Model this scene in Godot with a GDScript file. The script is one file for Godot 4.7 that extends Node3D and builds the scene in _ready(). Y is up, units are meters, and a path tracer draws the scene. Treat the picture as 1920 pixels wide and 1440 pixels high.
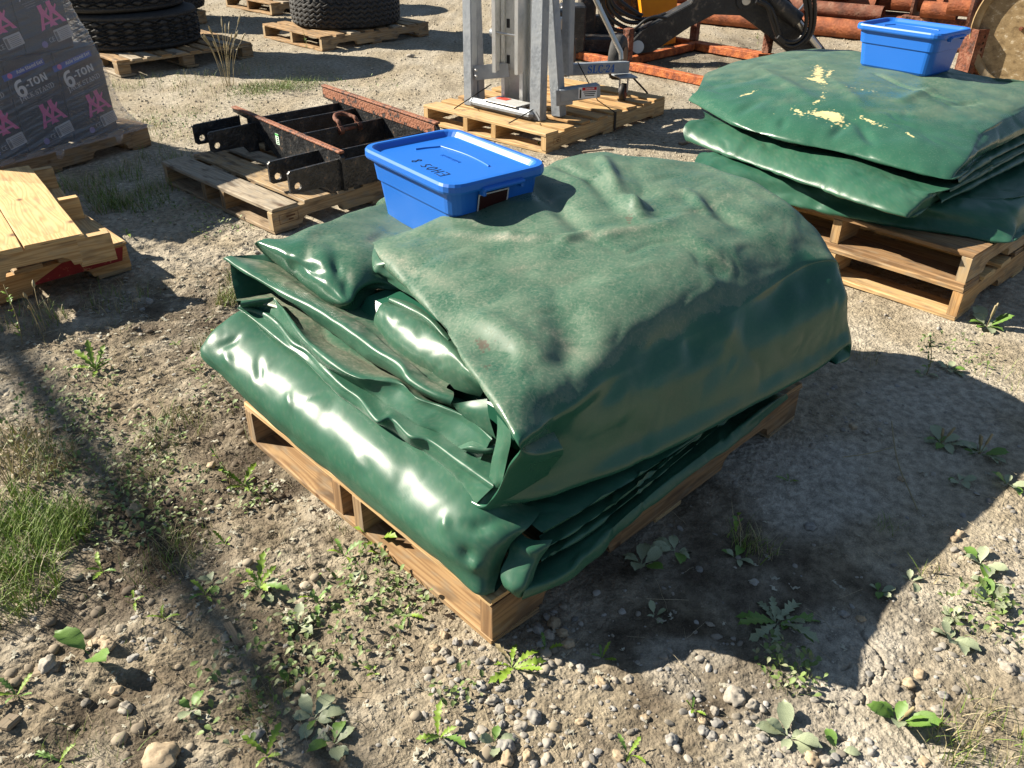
extends Node3D

# ---------------------------------------------------------------- camera facts (metres)
const CAM_H := 1.397
const PITCH := 31.88
const FOCAL := 1558.0          # in photograph pixels (1920 x 1440)
var names := {}
var M := {}                    # shared materials
var noise_a := FastNoiseLite.new()
var noise_b := FastNoiseLite.new()
var noise_r := FastNoiseLite.new()

# a photograph pixel and the height of the thing there -> a point in the yard
func P(u: float, v: float, h: float) -> Vector3:
	var s := sin(deg_to_rad(PITCH))
	var c := cos(deg_to_rad(PITCH))
	var x := (u - 960.0) / FOCAL
	var y := -(v - 720.0) / FOCAL
	var d := Vector3(x, -s + y * c, -c - y * s)
	var t := (h - CAM_H) / d.y
	return Vector3(0, CAM_H, 0) + d * t

# flat list u,v,u,v... at heights running from h0 to h1
func L(a: Array, h0: float, h1: float) -> Array:
	var o := []
	var n := a.size() / 2
	for i in n:
		o.append(P(a[2 * i], a[2 * i + 1], lerpf(h0, h1, float(i) / maxf(1.0, n - 1.0))))
	return o

func L3(a: Array) -> Array:
	var o := []
	for i in a.size() / 3:
		o.append(P(a[3 * i], a[3 * i + 1], a[3 * i + 2]))
	return o

func moved(r: Array, d: Vector3) -> Array:
	var o := []
	for p in r:
		o.append(p + d)
	return o

# ---------------------------------------------------------------- naming
func numbered(n: String) -> String:
	if not names.has(n):
		names[n] = 0
		return n
	names[n] += 1
	return "%s_%03d" % [n, names[n]]

func tag(o: Node3D, label: String, category := "", group := "", kind := "") -> Node3D:
	if label: o.set_meta("label", label)
	if category: o.set_meta("category", category)
	if group: o.set_meta("group", group)
	if kind: o.set_meta("kind", kind)
	return o

func thing(called: String, label: String, category: String, at := Vector3.ZERO, yaw := 0.0, group := "") -> Node3D:
	var o := Node3D.new()
	o.name = numbered(called)
	add_child(o)
	o.position = at
	o.rotation.y = yaw
	return tag(o, label, category, group)

func part(parent: Node, called: String, mesh: Mesh, mat: Material, xf := Transform3D.IDENTITY) -> MeshInstance3D:
	var o := MeshInstance3D.new()
	o.name = numbered(called) if parent == self else called
	o.mesh = mesh
	o.material_override = mat
	parent.add_child(o, true)
	o.transform = xf
	return o

func at(p: Vector3, yaw := 0.0) -> Transform3D:
	return Transform3D(Basis(Vector3.UP, yaw), p)

# a frame whose z axis runs from a to b
func along(a: Vector3, b: Vector3, up := Vector3.UP) -> Transform3D:
	var z := (b - a).normalized()
	if absf(z.dot(up)) > 0.98: up = Vector3.RIGHT
	var x := up.cross(z).normalized()
	return Transform3D(Basis(x, z.cross(x), z), (a + b) * 0.5)

# ---------------------------------------------------------------- mesh tools
func st_new() -> SurfaceTool:
	var st := SurfaceTool.new()
	st.begin(Mesh.PRIMITIVE_TRIANGLES)
	return st

func tri(st: SurfaceTool, a: Vector3, b: Vector3, c: Vector3, ua := Vector2.ZERO, ub := Vector2.ZERO, uc := Vector2.ZERO):
	st.set_uv(ua); st.add_vertex(a)
	st.set_uv(ub); st.add_vertex(b)
	st.set_uv(uc); st.add_vertex(c)

func quad(st: SurfaceTool, a: Vector3, b: Vector3, c: Vector3, d: Vector3, ua := Vector2.ZERO, ub := Vector2.ZERO, uc := Vector2.ZERO, ud := Vector2.ZERO):
	tri(st, a, b, c, ua, ub, uc)
	tri(st, a, c, d, ua, uc, ud)

func done(st: SurfaceTool) -> ArrayMesh:
	st.generate_normals()
	return st.commit()

# box with chamfered edges added to st; xf places it; uv.x runs along the longest side
func add_box(st: SurfaceTool, size: Vector3, bevel := 0.003, xf := Transform3D.IDENTITY, seed_uv := Vector2.ZERO):
	var h := size * 0.5
	bevel = minf(bevel, minf(h.x, minf(h.y, h.z)) * 0.9)
	var la := 0
	if size.y > size.x and size.y >= size.z: la = 1
	if size.z > size.x and size.z > size.y: la = 2
	st.set_smooth_group(-1)
	# corner points: for every corner (sx,sy,sz) three points, each pulled in on two axes
	var pt := func(s: Vector3, axis: int) -> Vector3:
		var r := Vector3(h.x * s.x, h.y * s.y, h.z * s.z)
		for k in 3:
			if k != axis: r[k] -= bevel * s[k]
		return r
	var uvf := func(p: Vector3) -> Vector2:
		var o := [p.y + p.z, p.x + p.z, p.x + p.y]
		return Vector2(p[la], o[la]) + seed_uv
	var put := func(ps: Array, n: Vector3):
		var nn: Vector3 = (ps[1] - ps[0]).cross(ps[2] - ps[0])
		if nn.dot(n) > 0: ps.reverse()   # clockwise from outside
		for k in range(1, ps.size() - 1):
			tri(st, xf * ps[0], xf * ps[k], xf * ps[k + 1], uvf.call(ps[0]), uvf.call(ps[k]), uvf.call(ps[k + 1]))
	for ax in 3:
		var b := (ax + 1) % 3
		var c := (ax + 2) % 3
		for s in [-1.0, 1.0]:
			var q := []
			for e in [[-1, -1], [1, -1], [1, 1], [-1, 1]]:
				var sg := Vector3.ZERO
				sg[ax] = s; sg[b] = e[0]; sg[c] = e[1]
				q.append(pt.call(sg, ax))
			var n := Vector3.ZERO
			n[ax] = s
			put.call(q, n)
		if bevel > 0.0:
			for sb in [-1.0, 1.0]:
				for sc in [-1.0, 1.0]:
					var q2 := []
					for e in [[-1, b], [1, b], [1, c], [-1, c]]:
						var sg2 := Vector3.ZERO
						sg2[ax] = e[0]; sg2[b] = sb; sg2[c] = sc
						q2.append(pt.call(sg2, e[1]))
					var n2 := Vector3.ZERO
					n2[b] = sb; n2[c] = sc
					put.call(q2, n2)
	if bevel > 0.0:
		for sx in [-1.0, 1.0]:
			for sy in [-1.0, 1.0]:
				for sz in [-1.0, 1.0]:
					var sg3 := Vector3(sx, sy, sz)
					put.call([pt.call(sg3, 0), pt.call(sg3, 1), pt.call(sg3, 2)], sg3)

func box(size: Vector3, bevel := 0.003) -> ArrayMesh:
	var st := st_new()
	add_box(st, size, bevel)
	return done(st)

# a polygon in the xy plane pushed along z (centred), with a small chamfer; holes may be given
func add_extrude(st: SurfaceTool, poly: PackedVector2Array, depth: float, xf := Transform3D.IDENTITY, holes := []):
	st.set_smooth_group(-1)
	if Geometry2D.is_polygon_clockwise(poly): poly.reverse()
	var flat := poly
	for hsrc in holes:                       # cut each hole in along a bridge
		var hole: PackedVector2Array = hsrc
		if not Geometry2D.is_polygon_clockwise(hole): hole.reverse()
		var bi := 0
		var bj := 0
		var best := 1e9
		for i in flat.size():
			for j in hole.size():
				var dd := flat[i].distance_squared_to(hole[j])
				if dd < best:
					best = dd; bi = i; bj = j
		var merged := PackedVector2Array()
		for i in bi + 1: merged.append(flat[i])
		for j in hole.size() + 1: merged.append(hole[(bj + j) % hole.size()])
		for i in range(bi, flat.size()): merged.append(flat[i])
		flat = merged
	var idx := Geometry2D.triangulate_polygon(flat)
	var z := depth * 0.5
	for k in range(0, idx.size(), 3):
		var a := flat[idx[k]]
		var b := flat[idx[k + 1]]
		var c := flat[idx[k + 2]]
		if (b - a).cross(c - a) > 0:
			var t := b
			b = c
			c = t
		tri(st, xf * Vector3(a.x, a.y, z), xf * Vector3(b.x, b.y, z), xf * Vector3(c.x, c.y, z), a, b, c)
		tri(st, xf * Vector3(a.x, a.y, -z), xf * Vector3(c.x, c.y, -z), xf * Vector3(b.x, b.y, -z), a, c, b)
	var loops := [poly]
	loops.append_array(holes)
	for lp in loops:
		var acc := 0.0
		for i in lp.size():
			var a: Vector2 = lp[i]
			var b: Vector2 = lp[(i + 1) % lp.size()]
			var l := a.distance_to(b)
			quad(st, xf * Vector3(a.x, a.y, z), xf * Vector3(a.x, a.y, -z), xf * Vector3(b.x, b.y, -z), xf * Vector3(b.x, b.y, z), Vector2(acc, 0), Vector2(acc, depth), Vector2(acc + l, depth), Vector2(acc + l, 0))
			acc += l

func extrude(poly: PackedVector2Array, depth: float, holes := []) -> ArrayMesh:
	var st := st_new()
	add_extrude(st, poly, depth, Transform3D.IDENTITY, holes)
	return done(st)

func circle(c: Vector2, r: float, n := 14) -> PackedVector2Array:
	var o := PackedVector2Array()
	for i in n: o.append(c + Vector2(cos(TAU * i / n), sin(TAU * i / n)) * r)
	return o

# round bar through points
func add_tube(st: SurfaceTool, pts: Array, r: float, sides := 10, cap := true, radii := []):
	st.set_smooth_group(1)
	var n := pts.size()
	var rings := []
	var up := Vector3.UP
	var acc := 0.0
	var accs := []
	for i in n:
		var t: Vector3 = (pts[mini(i + 1, n - 1)] - pts[maxi(i - 1, 0)]).normalized()
		if i > 0: acc += pts[i].distance_to(pts[i - 1])
		accs.append(acc)
		if absf(t.dot(up)) > 0.97: up = Vector3.RIGHT if absf(t.x) < 0.9 else Vector3.FORWARD
		var x := up.cross(t).normalized()
		var y := t.cross(x).normalized()
		up = y
		var rr: float = radii[i] if radii.size() == n else r
		var ring := []
		for k in sides:
			var a := TAU * k / sides
			ring.append(pts[i] + (x * cos(a) + y * sin(a)) * rr)
		rings.append(ring)
	for i in n - 1:
		for k in sides:
			var k2 := (k + 1) % sides
			quad(st, rings[i][k], rings[i + 1][k], rings[i + 1][k2], rings[i][k2], Vector2(accs[i], k * 0.1), Vector2(accs[i + 1], k * 0.1), Vector2(accs[i + 1], k * 0.1 + 0.1), Vector2(accs[i], k * 0.1 + 0.1))
	if cap:
		st.set_smooth_group(-1)
		for k in range(1, sides - 1):
			tri(st, rings[0][0], rings[0][k], rings[0][k + 1])
			tri(st, rings[n - 1][0], rings[n - 1][k + 1], rings[n - 1][k])

func tube(pts: Array, r: float, sides := 10, cap := true, radii := []) -> ArrayMesh:
	var st := st_new()
	add_tube(st, pts, r, sides, cap, radii)
	return done(st)

func smooth_path(pts: Array, per := 6) -> Array:
	var o := []
	for i in pts.size() - 1:
		for k in per:
			var a: Vector3 = pts[i]
			var b: Vector3 = pts[i + 1]
			var pre: Vector3 = pts[i - 1] if i > 0 else a * 2.0 - b
			var post: Vector3 = pts[i + 2] if i + 2 < pts.size() else b * 2.0 - a
			o.append(a.cubic_interpolate(b, pre, post, float(k) / per))
	o.append(pts[-1])
	return o

# turned shape round y; profile of (radius, height)
func add_lathe(st: SurfaceTool, prof: Array, segs := 48, smooth := true):
	st.set_smooth_group(1 if smooth else -1)
	for i in prof.size() - 1:
		var a: Vector2 = prof[i]
		var b: Vector2 = prof[i + 1]
		for k in segs:
			var t0 := TAU * k / segs
			var t1 := TAU * (k + 1) / segs
			var d0 := Vector3(cos(t0), 0, sin(t0))
			var d1 := Vector3(cos(t1), 0, sin(t1))
			quad(st, d0 * a.x + Vector3.UP * a.y, d0 * b.x + Vector3.UP * b.y, d1 * b.x + Vector3.UP * b.y, d1 * a.x + Vector3.UP * a.y, Vector2(t0 * 0.5, i * 0.1), Vector2(t0 * 0.5, i * 0.1 + 0.1), Vector2(t1 * 0.5, i * 0.1 + 0.1), Vector2(t1 * 0.5, i * 0.1))

# ---------------------------------------------------------------- cloth surfaces
func resample(pts: Array, n: int) -> PackedVector3Array:
	var d := smooth_path(pts, 14)
	var cum := [0.0]
	for i in range(1, d.size()): cum.append(cum[-1] + d[i].distance_to(d[i - 1]))
	var o := PackedVector3Array()
	var j := 0
	for i in n + 1:
		var s: float = cum[-1] * i / n
		while j < d.size() - 2 and cum[j + 1] < s: j += 1
		var f: float = (s - cum[j]) / maxf(1e-6, cum[j + 1] - cum[j])
		o.append(d[j].lerp(d[j + 1], clampf(f, 0, 1)))
	return o

func grid_normals(g: PackedVector3Array, w: int, h: int) -> PackedVector3Array:
	var n := PackedVector3Array()
	n.resize(g.size())
	for j in h:
		for i in w:
			var dx := g[j * w + mini(i + 1, w - 1)] - g[j * w + maxi(i - 1, 0)]
			var dy := g[mini(j + 1, h - 1) * w + i] - g[maxi(j - 1, 0) * w + i]
			n[j * w + i] = dy.cross(dx).normalized()
	return n

# rows of points -> smooth sheet. disp(p, n, s, t) gives metres along the normal; tint(p, n, s, t) the colour (linear)
var sh_g := PackedVector3Array()   # the last sheet's grid, for baking its colours
var sh_w := 0
var sh_h := 0
var sh_t := []
func sheet(rows: Array, cell: float, disp: Callable, tint: Callable, flip := false, grid_uv := false) -> ArrayMesh:
	var longest := 0.0
	for r in rows:
		var l := 0.0
		for i in range(1, r.size()): l += r[i].distance_to(r[i - 1])
		longest = maxf(longest, l)
	var nu := int(ceil(longest / cell))
	var rs := []
	for r in rows: rs.append(resample(r, nu))
	var w := nu + 1
	var g := PackedVector3Array()
	var tt := []
	for j in rows.size() - 1:
		var gap := 0.0
		for i in range(0, w, 4): gap = maxf(gap, rs[j][i].distance_to(rs[j + 1][i]))
		var k := maxi(2, int(ceil(gap / cell)))
		var jp := maxi(j - 1, 0)
		var jn := mini(j + 2, rows.size() - 1)
		for q in k + (1 if j == rows.size() - 2 else 0):
			var t := float(q) / k
			tt.append((j + t))
			for i in w:
				var a: Vector3 = rs[j][i]
				var b: Vector3 = rs[j + 1][i]
				var pre: Vector3 = rs[jp][i] if jp != j else a * 2.0 - b
				var post: Vector3 = rs[jn][i] if jn != j + 1 else b * 2.0 - a
				g.append(a.cubic_interpolate(b, pre, post, t))
	var h := tt.size()
	var nn := grid_normals(g, w, h)
	if flip:
		for i in nn.size(): nn[i] = -nn[i]
	var arc_s := PackedFloat32Array()
	arc_s.resize(w)
	var mid := (h / 2) * w
	for i in range(1, w): arc_s[i] = arc_s[i - 1] + g[mid + i].distance_to(g[mid + i - 1])
	if disp.is_valid():
		for j in h:
			for i in w:
				var q := j * w + i
				g[q] += nn[q] * float(disp.call(g[q], nn[q], float(i) / nu, tt[j]))
		nn = grid_normals(g, w, h)
		if flip:
			for i in nn.size(): nn[i] = -nn[i]
	var col := PackedColorArray()
	var uv := PackedVector2Array()
	var acc := 0.0
	for j in h:
		if j > 0: acc += g[j * w + w / 2].distance_to(g[(j - 1) * w + w / 2])
		for i in w:
			var q := j * w + i
			if not grid_uv: col.append(tint.call(g[q], nn[q], float(i) / nu, tt[j]))
			uv.append(Vector2(float(i) / (w - 1), float(j) / (h - 1)) if grid_uv else Vector2(arc_s[i], acc))
	var idx := PackedInt32Array()
	for j in h - 1:
		for i in w - 1:
			var a := j * w + i
			if flip: idx.append_array([a, a + w, a + 1, a + 1, a + w, a + w + 1])
			else: idx.append_array([a, a + 1, a + w, a + 1, a + w + 1, a + w])
	sh_g = g
	sh_w = w
	sh_h = h
	sh_t = tt
	var arr := []
	arr.resize(Mesh.ARRAY_MAX)
	arr[Mesh.ARRAY_VERTEX] = g
	arr[Mesh.ARRAY_NORMAL] = nn
	if not grid_uv: arr[Mesh.ARRAY_COLOR] = col
	arr[Mesh.ARRAY_TEX_UV] = uv
	arr[Mesh.ARRAY_INDEX] = idx
	var m := ArrayMesh.new()
	m.add_surface_from_arrays(Mesh.PRIMITIVE_TRIANGLES, arr)
	return m

# colour and gloss of the last sheet as textures: dust (alpha of the tint) is matt, bare vinyl glossy
func bake(tint: Callable, su: int, sv: int, gloss := 0.22, matt := 0.60) -> StandardMaterial3D:
	var a := Image.create_empty(su, sv, false, Image.FORMAT_RGB8)
	var r := Image.create_empty(su, sv, false, Image.FORMAT_RGB8)
	for y in sv:
		var fv := (y + 0.5) / sv * (sh_h - 1)
		var j := mini(int(fv), sh_h - 2)
		var t: float = lerpf(sh_t[j], sh_t[j + 1], fv - j)
		for x in su:
			var fu := (x + 0.5) / su * (sh_w - 1)
			var i := mini(int(fu), sh_w - 2)
			var k := j * sh_w + i
			var p := sh_g[k].lerp(sh_g[k + 1], fu - i).lerp(sh_g[k + sh_w].lerp(sh_g[k + sh_w + 1], fu - i), fv - j)
			var c: Color = tint.call(p, Vector3.UP, fu / (sh_w - 1), t)
			a.set_pixel(x, y, Color(c.r, c.g, c.b).linear_to_srgb())
			var g := lerpf(gloss, matt, smoothstep(0.04, 0.26, c.a))
			r.set_pixel(x, y, Color(g, g, g))
	var m := StandardMaterial3D.new()
	m.albedo_texture = ImageTexture.create_from_image(a)
	m.roughness = 1.0
	m.roughness_texture = ImageTexture.create_from_image(r)
	m.metallic_specular = 0.42
	return m

# distance of p to segment a-b, and how far along
func seg_d(p: Vector3, a: Vector3, b: Vector3) -> Vector2:
	var ab := b - a
	var t := clampf((p - a).dot(ab) / ab.length_squared(), 0.0, 1.0)
	return Vector2(p.distance_to(a + ab * t), t)

# folds: list of [a, b, width, amplitude]; each fades out at its ends
func folds(p: Vector3, list: Array) -> float:
	var s := 0.0
	for f in list:
		var d := seg_d(p, f[0], f[1])
		var w: float = f[2]
		if d.x < w * 2.6:
			s += f[3] * exp(-(d.x * d.x) / (w * w)) * (0.55 + 0.45 * sin(PI * d.y))
	return s

# ---------------------------------------------------------------- textures and materials
func noise_img(size: int, freq: float, seed_n: int, oct := 4, type := FastNoiseLite.TYPE_SIMPLEX_SMOOTH) -> Image:
	var n := FastNoiseLite.new()
	n.noise_type = type
	n.frequency = freq
	n.seed = seed_n
	n.fractal_octaves = oct
	return n.get_seamless_image(size, size)

func tex(im: Image) -> ImageTexture:
	return ImageTexture.create_from_image(im)

func normal_tex(im: Image, strength: float) -> ImageTexture:
	var c: Image = im.duplicate()
	c.convert(Image.FORMAT_RGBA8)
	c.bump_map_to_normal_map(strength)
	return ImageTexture.create_from_image(c)

# grey noise between lo and hi
func grain_tex(size: int, freq: float, seed_n: int, lo: float, hi: float, oct := 5) -> ImageTexture:
	var a := noise_img(size, freq, seed_n, oct)
	var b := noise_img(size, freq * 7.0, seed_n + 9, 2)
	var o := Image.create_empty(size, size, false, Image.FORMAT_RGB8)
	for y in size:
		for x in size:
			var v := 0.6 * a.get_pixel(x, y).r + 0.4 * b.get_pixel(x, y).r
			v = clampf(lerpf(lo, hi, v), 0, 1)
			o.set_pixel(x, y, Color(v, v, v))
	return tex(o)

func wood_img(seed_n: int, light: Color, dark: Color, knots: int, wear: float) -> Image:
	var w := 512
	var h := 128
	var n := FastNoiseLite.new()
	n.seed = seed_n
	n.frequency = 1.0
	n.fractal_octaves = 3
	var rng := RandomNumberGenerator.new()
	rng.seed = seed_n * 77 + 5
	var ks := []
	for k in knots: ks.append(Vector3(rng.randf() * w, rng.randf() * h, rng.randf_range(5, 10)))
	var im := Image.create_empty(w, h, false, Image.FORMAT_RGB8)
	for y in h:
		for x in w:
			var yy := float(y)
			var kd := 0.0
			for k in ks:
				var dx: float = x - k.x
				var dy: float = y - k.y
				var r2 := dx * dx * 0.12 + dy * dy
				yy += (dy / (sqrt(r2) + 1.0)) * k.z * exp(-r2 / (k.z * k.z * 9.0)) * 1.6
				kd = maxf(kd, exp(-(dx * dx * 0.5 + dy * dy) / (k.z * k.z * 0.35)))
			var ring := n.get_noise_2d(x * 0.0014 + 31.0, yy * 0.03) * 1.5 + yy * 0.055
			var g := 0.5 + 0.5 * sin(ring * 13.0)
			g = g * g * 0.55
			g += 0.42 * (0.5 + 0.5 * n.get_noise_2d(x * 0.015, yy * 0.8 + 70.0))
			var st := n.get_noise_2d(x * 0.011 + 90.0, y * 0.035 - 40.0)
			var c := light.lerp(dark, clampf(g, 0, 1))
			c = c.lerp(Color(0.30, 0.25, 0.20), clampf((st - 0.12) * 1.6, 0, 0.75) * wear)
			c = c.lerp(Color(0.52, 0.50, 0.46), clampf((n.get_noise_2d(x * 0.02 - 50.0, y * 0.06) - 0.05) * 1.2, 0, 0.6) * wear)
			c = c.lerp(Color(0.25, 0.15, 0.08), kd * 0.8)
			im.set_pixel(x, y, c)
	return im

func flat_mat(c: Color, rough := 0.8, metal := 0.0) -> StandardMaterial3D:
	var m := StandardMaterial3D.new()
	m.albedo_color = c
	m.roughness = rough
	m.metallic = metal
	return m

# patchy painted / rusted surface: two colours mixed by noise, in world space
func patchy(seed_n: int, freq: float, cols: Array, stops: Array, rough: float, metal: float, scale: float, bump := 0.0) -> StandardMaterial3D:
	var m := StandardMaterial3D.new()
	var a := noise_img(256, freq, seed_n, 5)
	var b := noise_img(256, freq * 5.0, seed_n + 3, 3)
	var gr := Gradient.new()
	gr.offsets = PackedFloat32Array(stops)
	gr.colors = PackedColorArray(cols)
	var o := Image.create_empty(256, 256, false, Image.FORMAT_RGB8)
	for y in 256:
		for x in 256:
			o.set_pixel(x, y, gr.sample(clampf(0.72 * a.get_pixel(x, y).r + 0.28 * b.get_pixel(x, y).r, 0, 1)))
	m.albedo_texture = tex(o)
	if bump > 0.0:
		m.normal_enabled = true
		m.normal_texture = normal_tex(b, bump)
		m.normal_scale = 0.6
	m.roughness = rough
	m.metallic = metal
	m.uv1_triplanar = true
	m.uv1_scale = Vector3.ONE * scale
	return m

func make_materials():
	var kinds := [
		["pine", 1, Color(0.78, 0.67, 0.49), Color(0.60, 0.46, 0.29), 2, 0.45],
		["pine_old", 2, Color(0.69, 0.60, 0.46), Color(0.47, 0.37, 0.25), 2, 0.9],
		["pine_grey", 3, Color(0.66, 0.61, 0.53), Color(0.47, 0.42, 0.35), 1, 0.85],
		["pine_brown", 4, Color(0.61, 0.51, 0.38), Color(0.41, 0.32, 0.22), 2, 0.75],
		["pine_fresh", 5, Color(0.84, 0.72, 0.51), Color(0.68, 0.52, 0.32), 2, 0.25],
	]
	for k in kinds:
		var im := wood_img(k[1], k[2], k[3], k[4], k[5])
		for v in 3:
			var m := StandardMaterial3D.new()
			m.albedo_texture = tex(im) if v == 0 else M[k[0]].albedo_texture
			m.albedo_color = [Color(1, 1, 1), Color(0.88, 0.86, 0.84), Color(0.97, 0.92, 0.86)][v]
			m.roughness = 0.82
			m.uv1_scale = Vector3(1 / 1.1, 1 / 0.27, 1)
			m.uv1_offset = Vector3(0.31 * v, 0.17 * v, 0)
			M[k[0] + ("" if v == 0 else str(v))] = m
	# green coated tarp: the colour and its dust come with the vertices
	var weave := Image.create_empty(64, 64, false, Image.FORMAT_RGBA8)
	for y in 64:
		for x in 64:
			var v := 0.5 + 0.25 * sin(TAU * x / 4.0) + 0.25 * sin(TAU * y / 4.0)
			weave.set_pixel(x, y, Color(v, v, v))
	for k in [["tarp", 0.34], ["tarp_dusty", 0.42]]:
		var m := StandardMaterial3D.new()
		m.vertex_color_use_as_albedo = true
		m.roughness = k[1]
		m.metallic_specular = 0.38
		m.normal_enabled = true
		m.normal_texture = normal_tex(weave, 2.0)
		m.normal_scale = 0.14
		m.uv1_scale = Vector3(30, 30, 1)
		M[k[0]] = m
	var tp := StandardMaterial3D.new()
	tp.albedo_color = Color(GREEN.r, GREEN.g, GREEN.b).linear_to_srgb()
	tp.roughness = 0.35
	M.tarp_plain = tp
	# dirt
	var g := StandardMaterial3D.new()
	g.vertex_color_use_as_albedo = true
	g.albedo_texture = grain_tex(1024, 0.02, 41, 0.52, 1.22)
	g.roughness = 0.95
	g.metallic_specular = 0.25
	g.normal_enabled = true
	var bump := noise_img(1024, 0.05, 12, 5)
	g.normal_texture = normal_tex(bump, 7.0)
	g.normal_scale = 1.0
	g.uv1_triplanar = true
	g.uv1_world_triplanar = true
	g.uv1_scale = Vector3.ONE * 1.35
	M.dirt = g
	var s := StandardMaterial3D.new()
	s.vertex_color_use_as_albedo = true
	s.roughness = 0.85
	s.albedo_texture = grain_tex(256, 0.03, 90, 0.6, 1.2)
	s.uv1_triplanar = true
	s.uv1_scale = Vector3.ONE * 6.0
	M.stone = s
	for k in 3:
		var sp := patchy(70 + k, 0.02, [[Color(0.45, 0.43, 0.40), Color(0.60, 0.57, 0.52), Color(0.68, 0.65, 0.60)], [Color(0.50, 0.44, 0.36), Color(0.62, 0.55, 0.45), Color(0.70, 0.64, 0.54)], [Color(0.42, 0.41, 0.40), Color(0.54, 0.53, 0.51), Color(0.64, 0.62, 0.58)]][k], [0.25, 0.5, 0.85], 0.85, 0.0, 9.0)
		sp.uv1_world_triplanar = true
		M["stone_%d" % k] = sp
	var dc := StandardMaterial3D.new()
	dc.vertex_color_use_as_albedo = true
	dc.roughness = 0.95
	M.dirt_clod = dc
	M.litter = dc
	for k in [["leaf_bright", Color(0.52, 0.64, 0.20)], ["leaf_mid", Color(0.42, 0.56, 0.24)], ["leaf_grey", Color(0.64, 0.68, 0.55)], ["leaf_dry", Color(0.68, 0.62, 0.47)], ["leaf_yellow", Color(0.62, 0.56, 0.15)]]:
		var lm := StandardMaterial3D.new()
		lm.albedo_color = k[1]
		lm.albedo_texture = M.get("leaf_tex", null)
		if lm.albedo_texture == null:
			M.leaf_tex = grain_tex(128, 0.03, 66, 0.62, 1.1)
			lm.albedo_texture = M.leaf_tex
		lm.uv1_scale = Vector3(6, 6, 1)
		lm.roughness = 0.55
		lm.backlight_enabled = true
		lm.backlight = Color(0.35, 0.42, 0.10)
		M[k[0]] = lm
	var gm := StandardMaterial3D.new()
	gm.vertex_color_use_as_albedo = true
	gm.roughness = 0.6
	gm.backlight_enabled = true
	gm.backlight = Color(0.3, 0.34, 0.1)
	M.grass = gm
	M.blue = flat_mat(Color(0.10, 0.39, 0.74), 0.42)
	M.rubber = patchy(31, 0.03, [Color(0.14, 0.14, 0.142), Color(0.19, 0.19, 0.19), Color(0.30, 0.285, 0.265)], [0.3, 0.6, 0.9], 0.75, 0.0, 3.0)
	M.black_paint = patchy(33, 0.02, [Color(0.11, 0.115, 0.125), Color(0.19, 0.195, 0.20), Color(0.42, 0.33, 0.26)], [0.35, 0.60, 0.76], 0.38, 0.0, 2.2, 3.0)
	M.rust_edge = patchy(34, 0.02, [Color(0.16, 0.14, 0.14), Color(0.50, 0.31, 0.22), Color(0.56, 0.37, 0.27)], [0.33, 0.42, 0.8], 0.75, 0.0, 2.4, 4.0)
	M.rust = patchy(35, 0.02, [Color(0.34, 0.18, 0.11), Color(0.56, 0.31, 0.18), Color(0.66, 0.41, 0.25)], [0.25, 0.55, 0.85], 0.8, 0.0, 1.6, 4.0)
	M.rust_dark = patchy(36, 0.02, [Color(0.22, 0.13, 0.10), Color(0.42, 0.23, 0.15), Color(0.52, 0.40, 0.33)], [0.25, 0.5, 0.85], 0.8, 0.0, 1.3, 4.0)
	M.rust_orange = patchy(37, 0.02, [Color(0.45, 0.22, 0.11), Color(0.64, 0.34, 0.16), Color(0.72, 0.45, 0.24)], [0.25, 0.55, 0.85], 0.75, 0.0, 2.0, 3.0)
	M.grey_paint = patchy(38, 0.015, [Color(0.50, 0.525, 0.555), Color(0.55, 0.575, 0.605), Color(0.58, 0.60, 0.62)], [0.25, 0.45, 0.8], 0.45, 0.2, 1.7, 1.0)
	M.alu = patchy(39, 0.02, [Color(0.80, 0.80, 0.78), Color(0.86, 0.86, 0.85), Color(0.90, 0.90, 0.88)], [0.25, 0.5, 0.8], 0.45, 0.55, 1.5)
	M.steel = flat_mat(Color(0.75, 0.75, 0.74), 0.3, 0.9)
	M.yellow = patchy(44, 0.01, [Color(0.86, 0.53, 0.06), Color(0.90, 0.58, 0.08), Color(0.80, 0.53, 0.16)], [0.2, 0.6, 0.95], 0.4, 0.0, 1.0)
	M.boom = patchy(45, 0.016, [Color(0.10, 0.105, 0.115), Color(0.15, 0.155, 0.16), Color(0.42, 0.38, 0.33)], [0.3, 0.66, 0.86], 0.5, 0.0, 1.5, 1.5)
	M.hose = flat_mat(Color(0.06, 0.06, 0.065), 0.4)
	M.tan_paint = patchy(46, 0.012, [Color(0.47, 0.39, 0.27), Color(0.58, 0.49, 0.35), Color(0.72, 0.66, 0.55)], [0.3, 0.6, 0.9], 0.5, 0.0, 1.2, 1.0)
	M.tan_scuffed = patchy(47, 0.03, [Color(0.40, 0.33, 0.23), Color(0.54, 0.46, 0.33), Color(0.57, 0.49, 0.36), Color(0.82, 0.78, 0.70)], [0.28, 0.45, 0.68, 0.80], 0.5, 0.0, 2.2, 1.0)
	M.strap = flat_mat(Color(0.05, 0.05, 0.05), 0.6)
	M.white_print = flat_mat(Color(0.86, 0.86, 0.86), 0.6)

# ---------------------------------------------------------------- ground
# damp or dark earth: [x, z, radius, strength]
var damp := []
func damp_at(x: float, z: float) -> float:
	var w := 0.0
	var q := Vector2(x + 0.16 * noise_a.get_noise_2d(x * 1.6, z * 1.6), z + 0.16 * noise_a.get_noise_2d(x * 1.6 + 40, z * 1.6))
	for d in damp:
		var r: float = q.distance_to(Vector2(d[0], d[1])) / d[2]
		if r < 1.6: w = maxf(w, d[3] * (1.0 - smoothstep(0.55, 1.25, r)))
	return w

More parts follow.
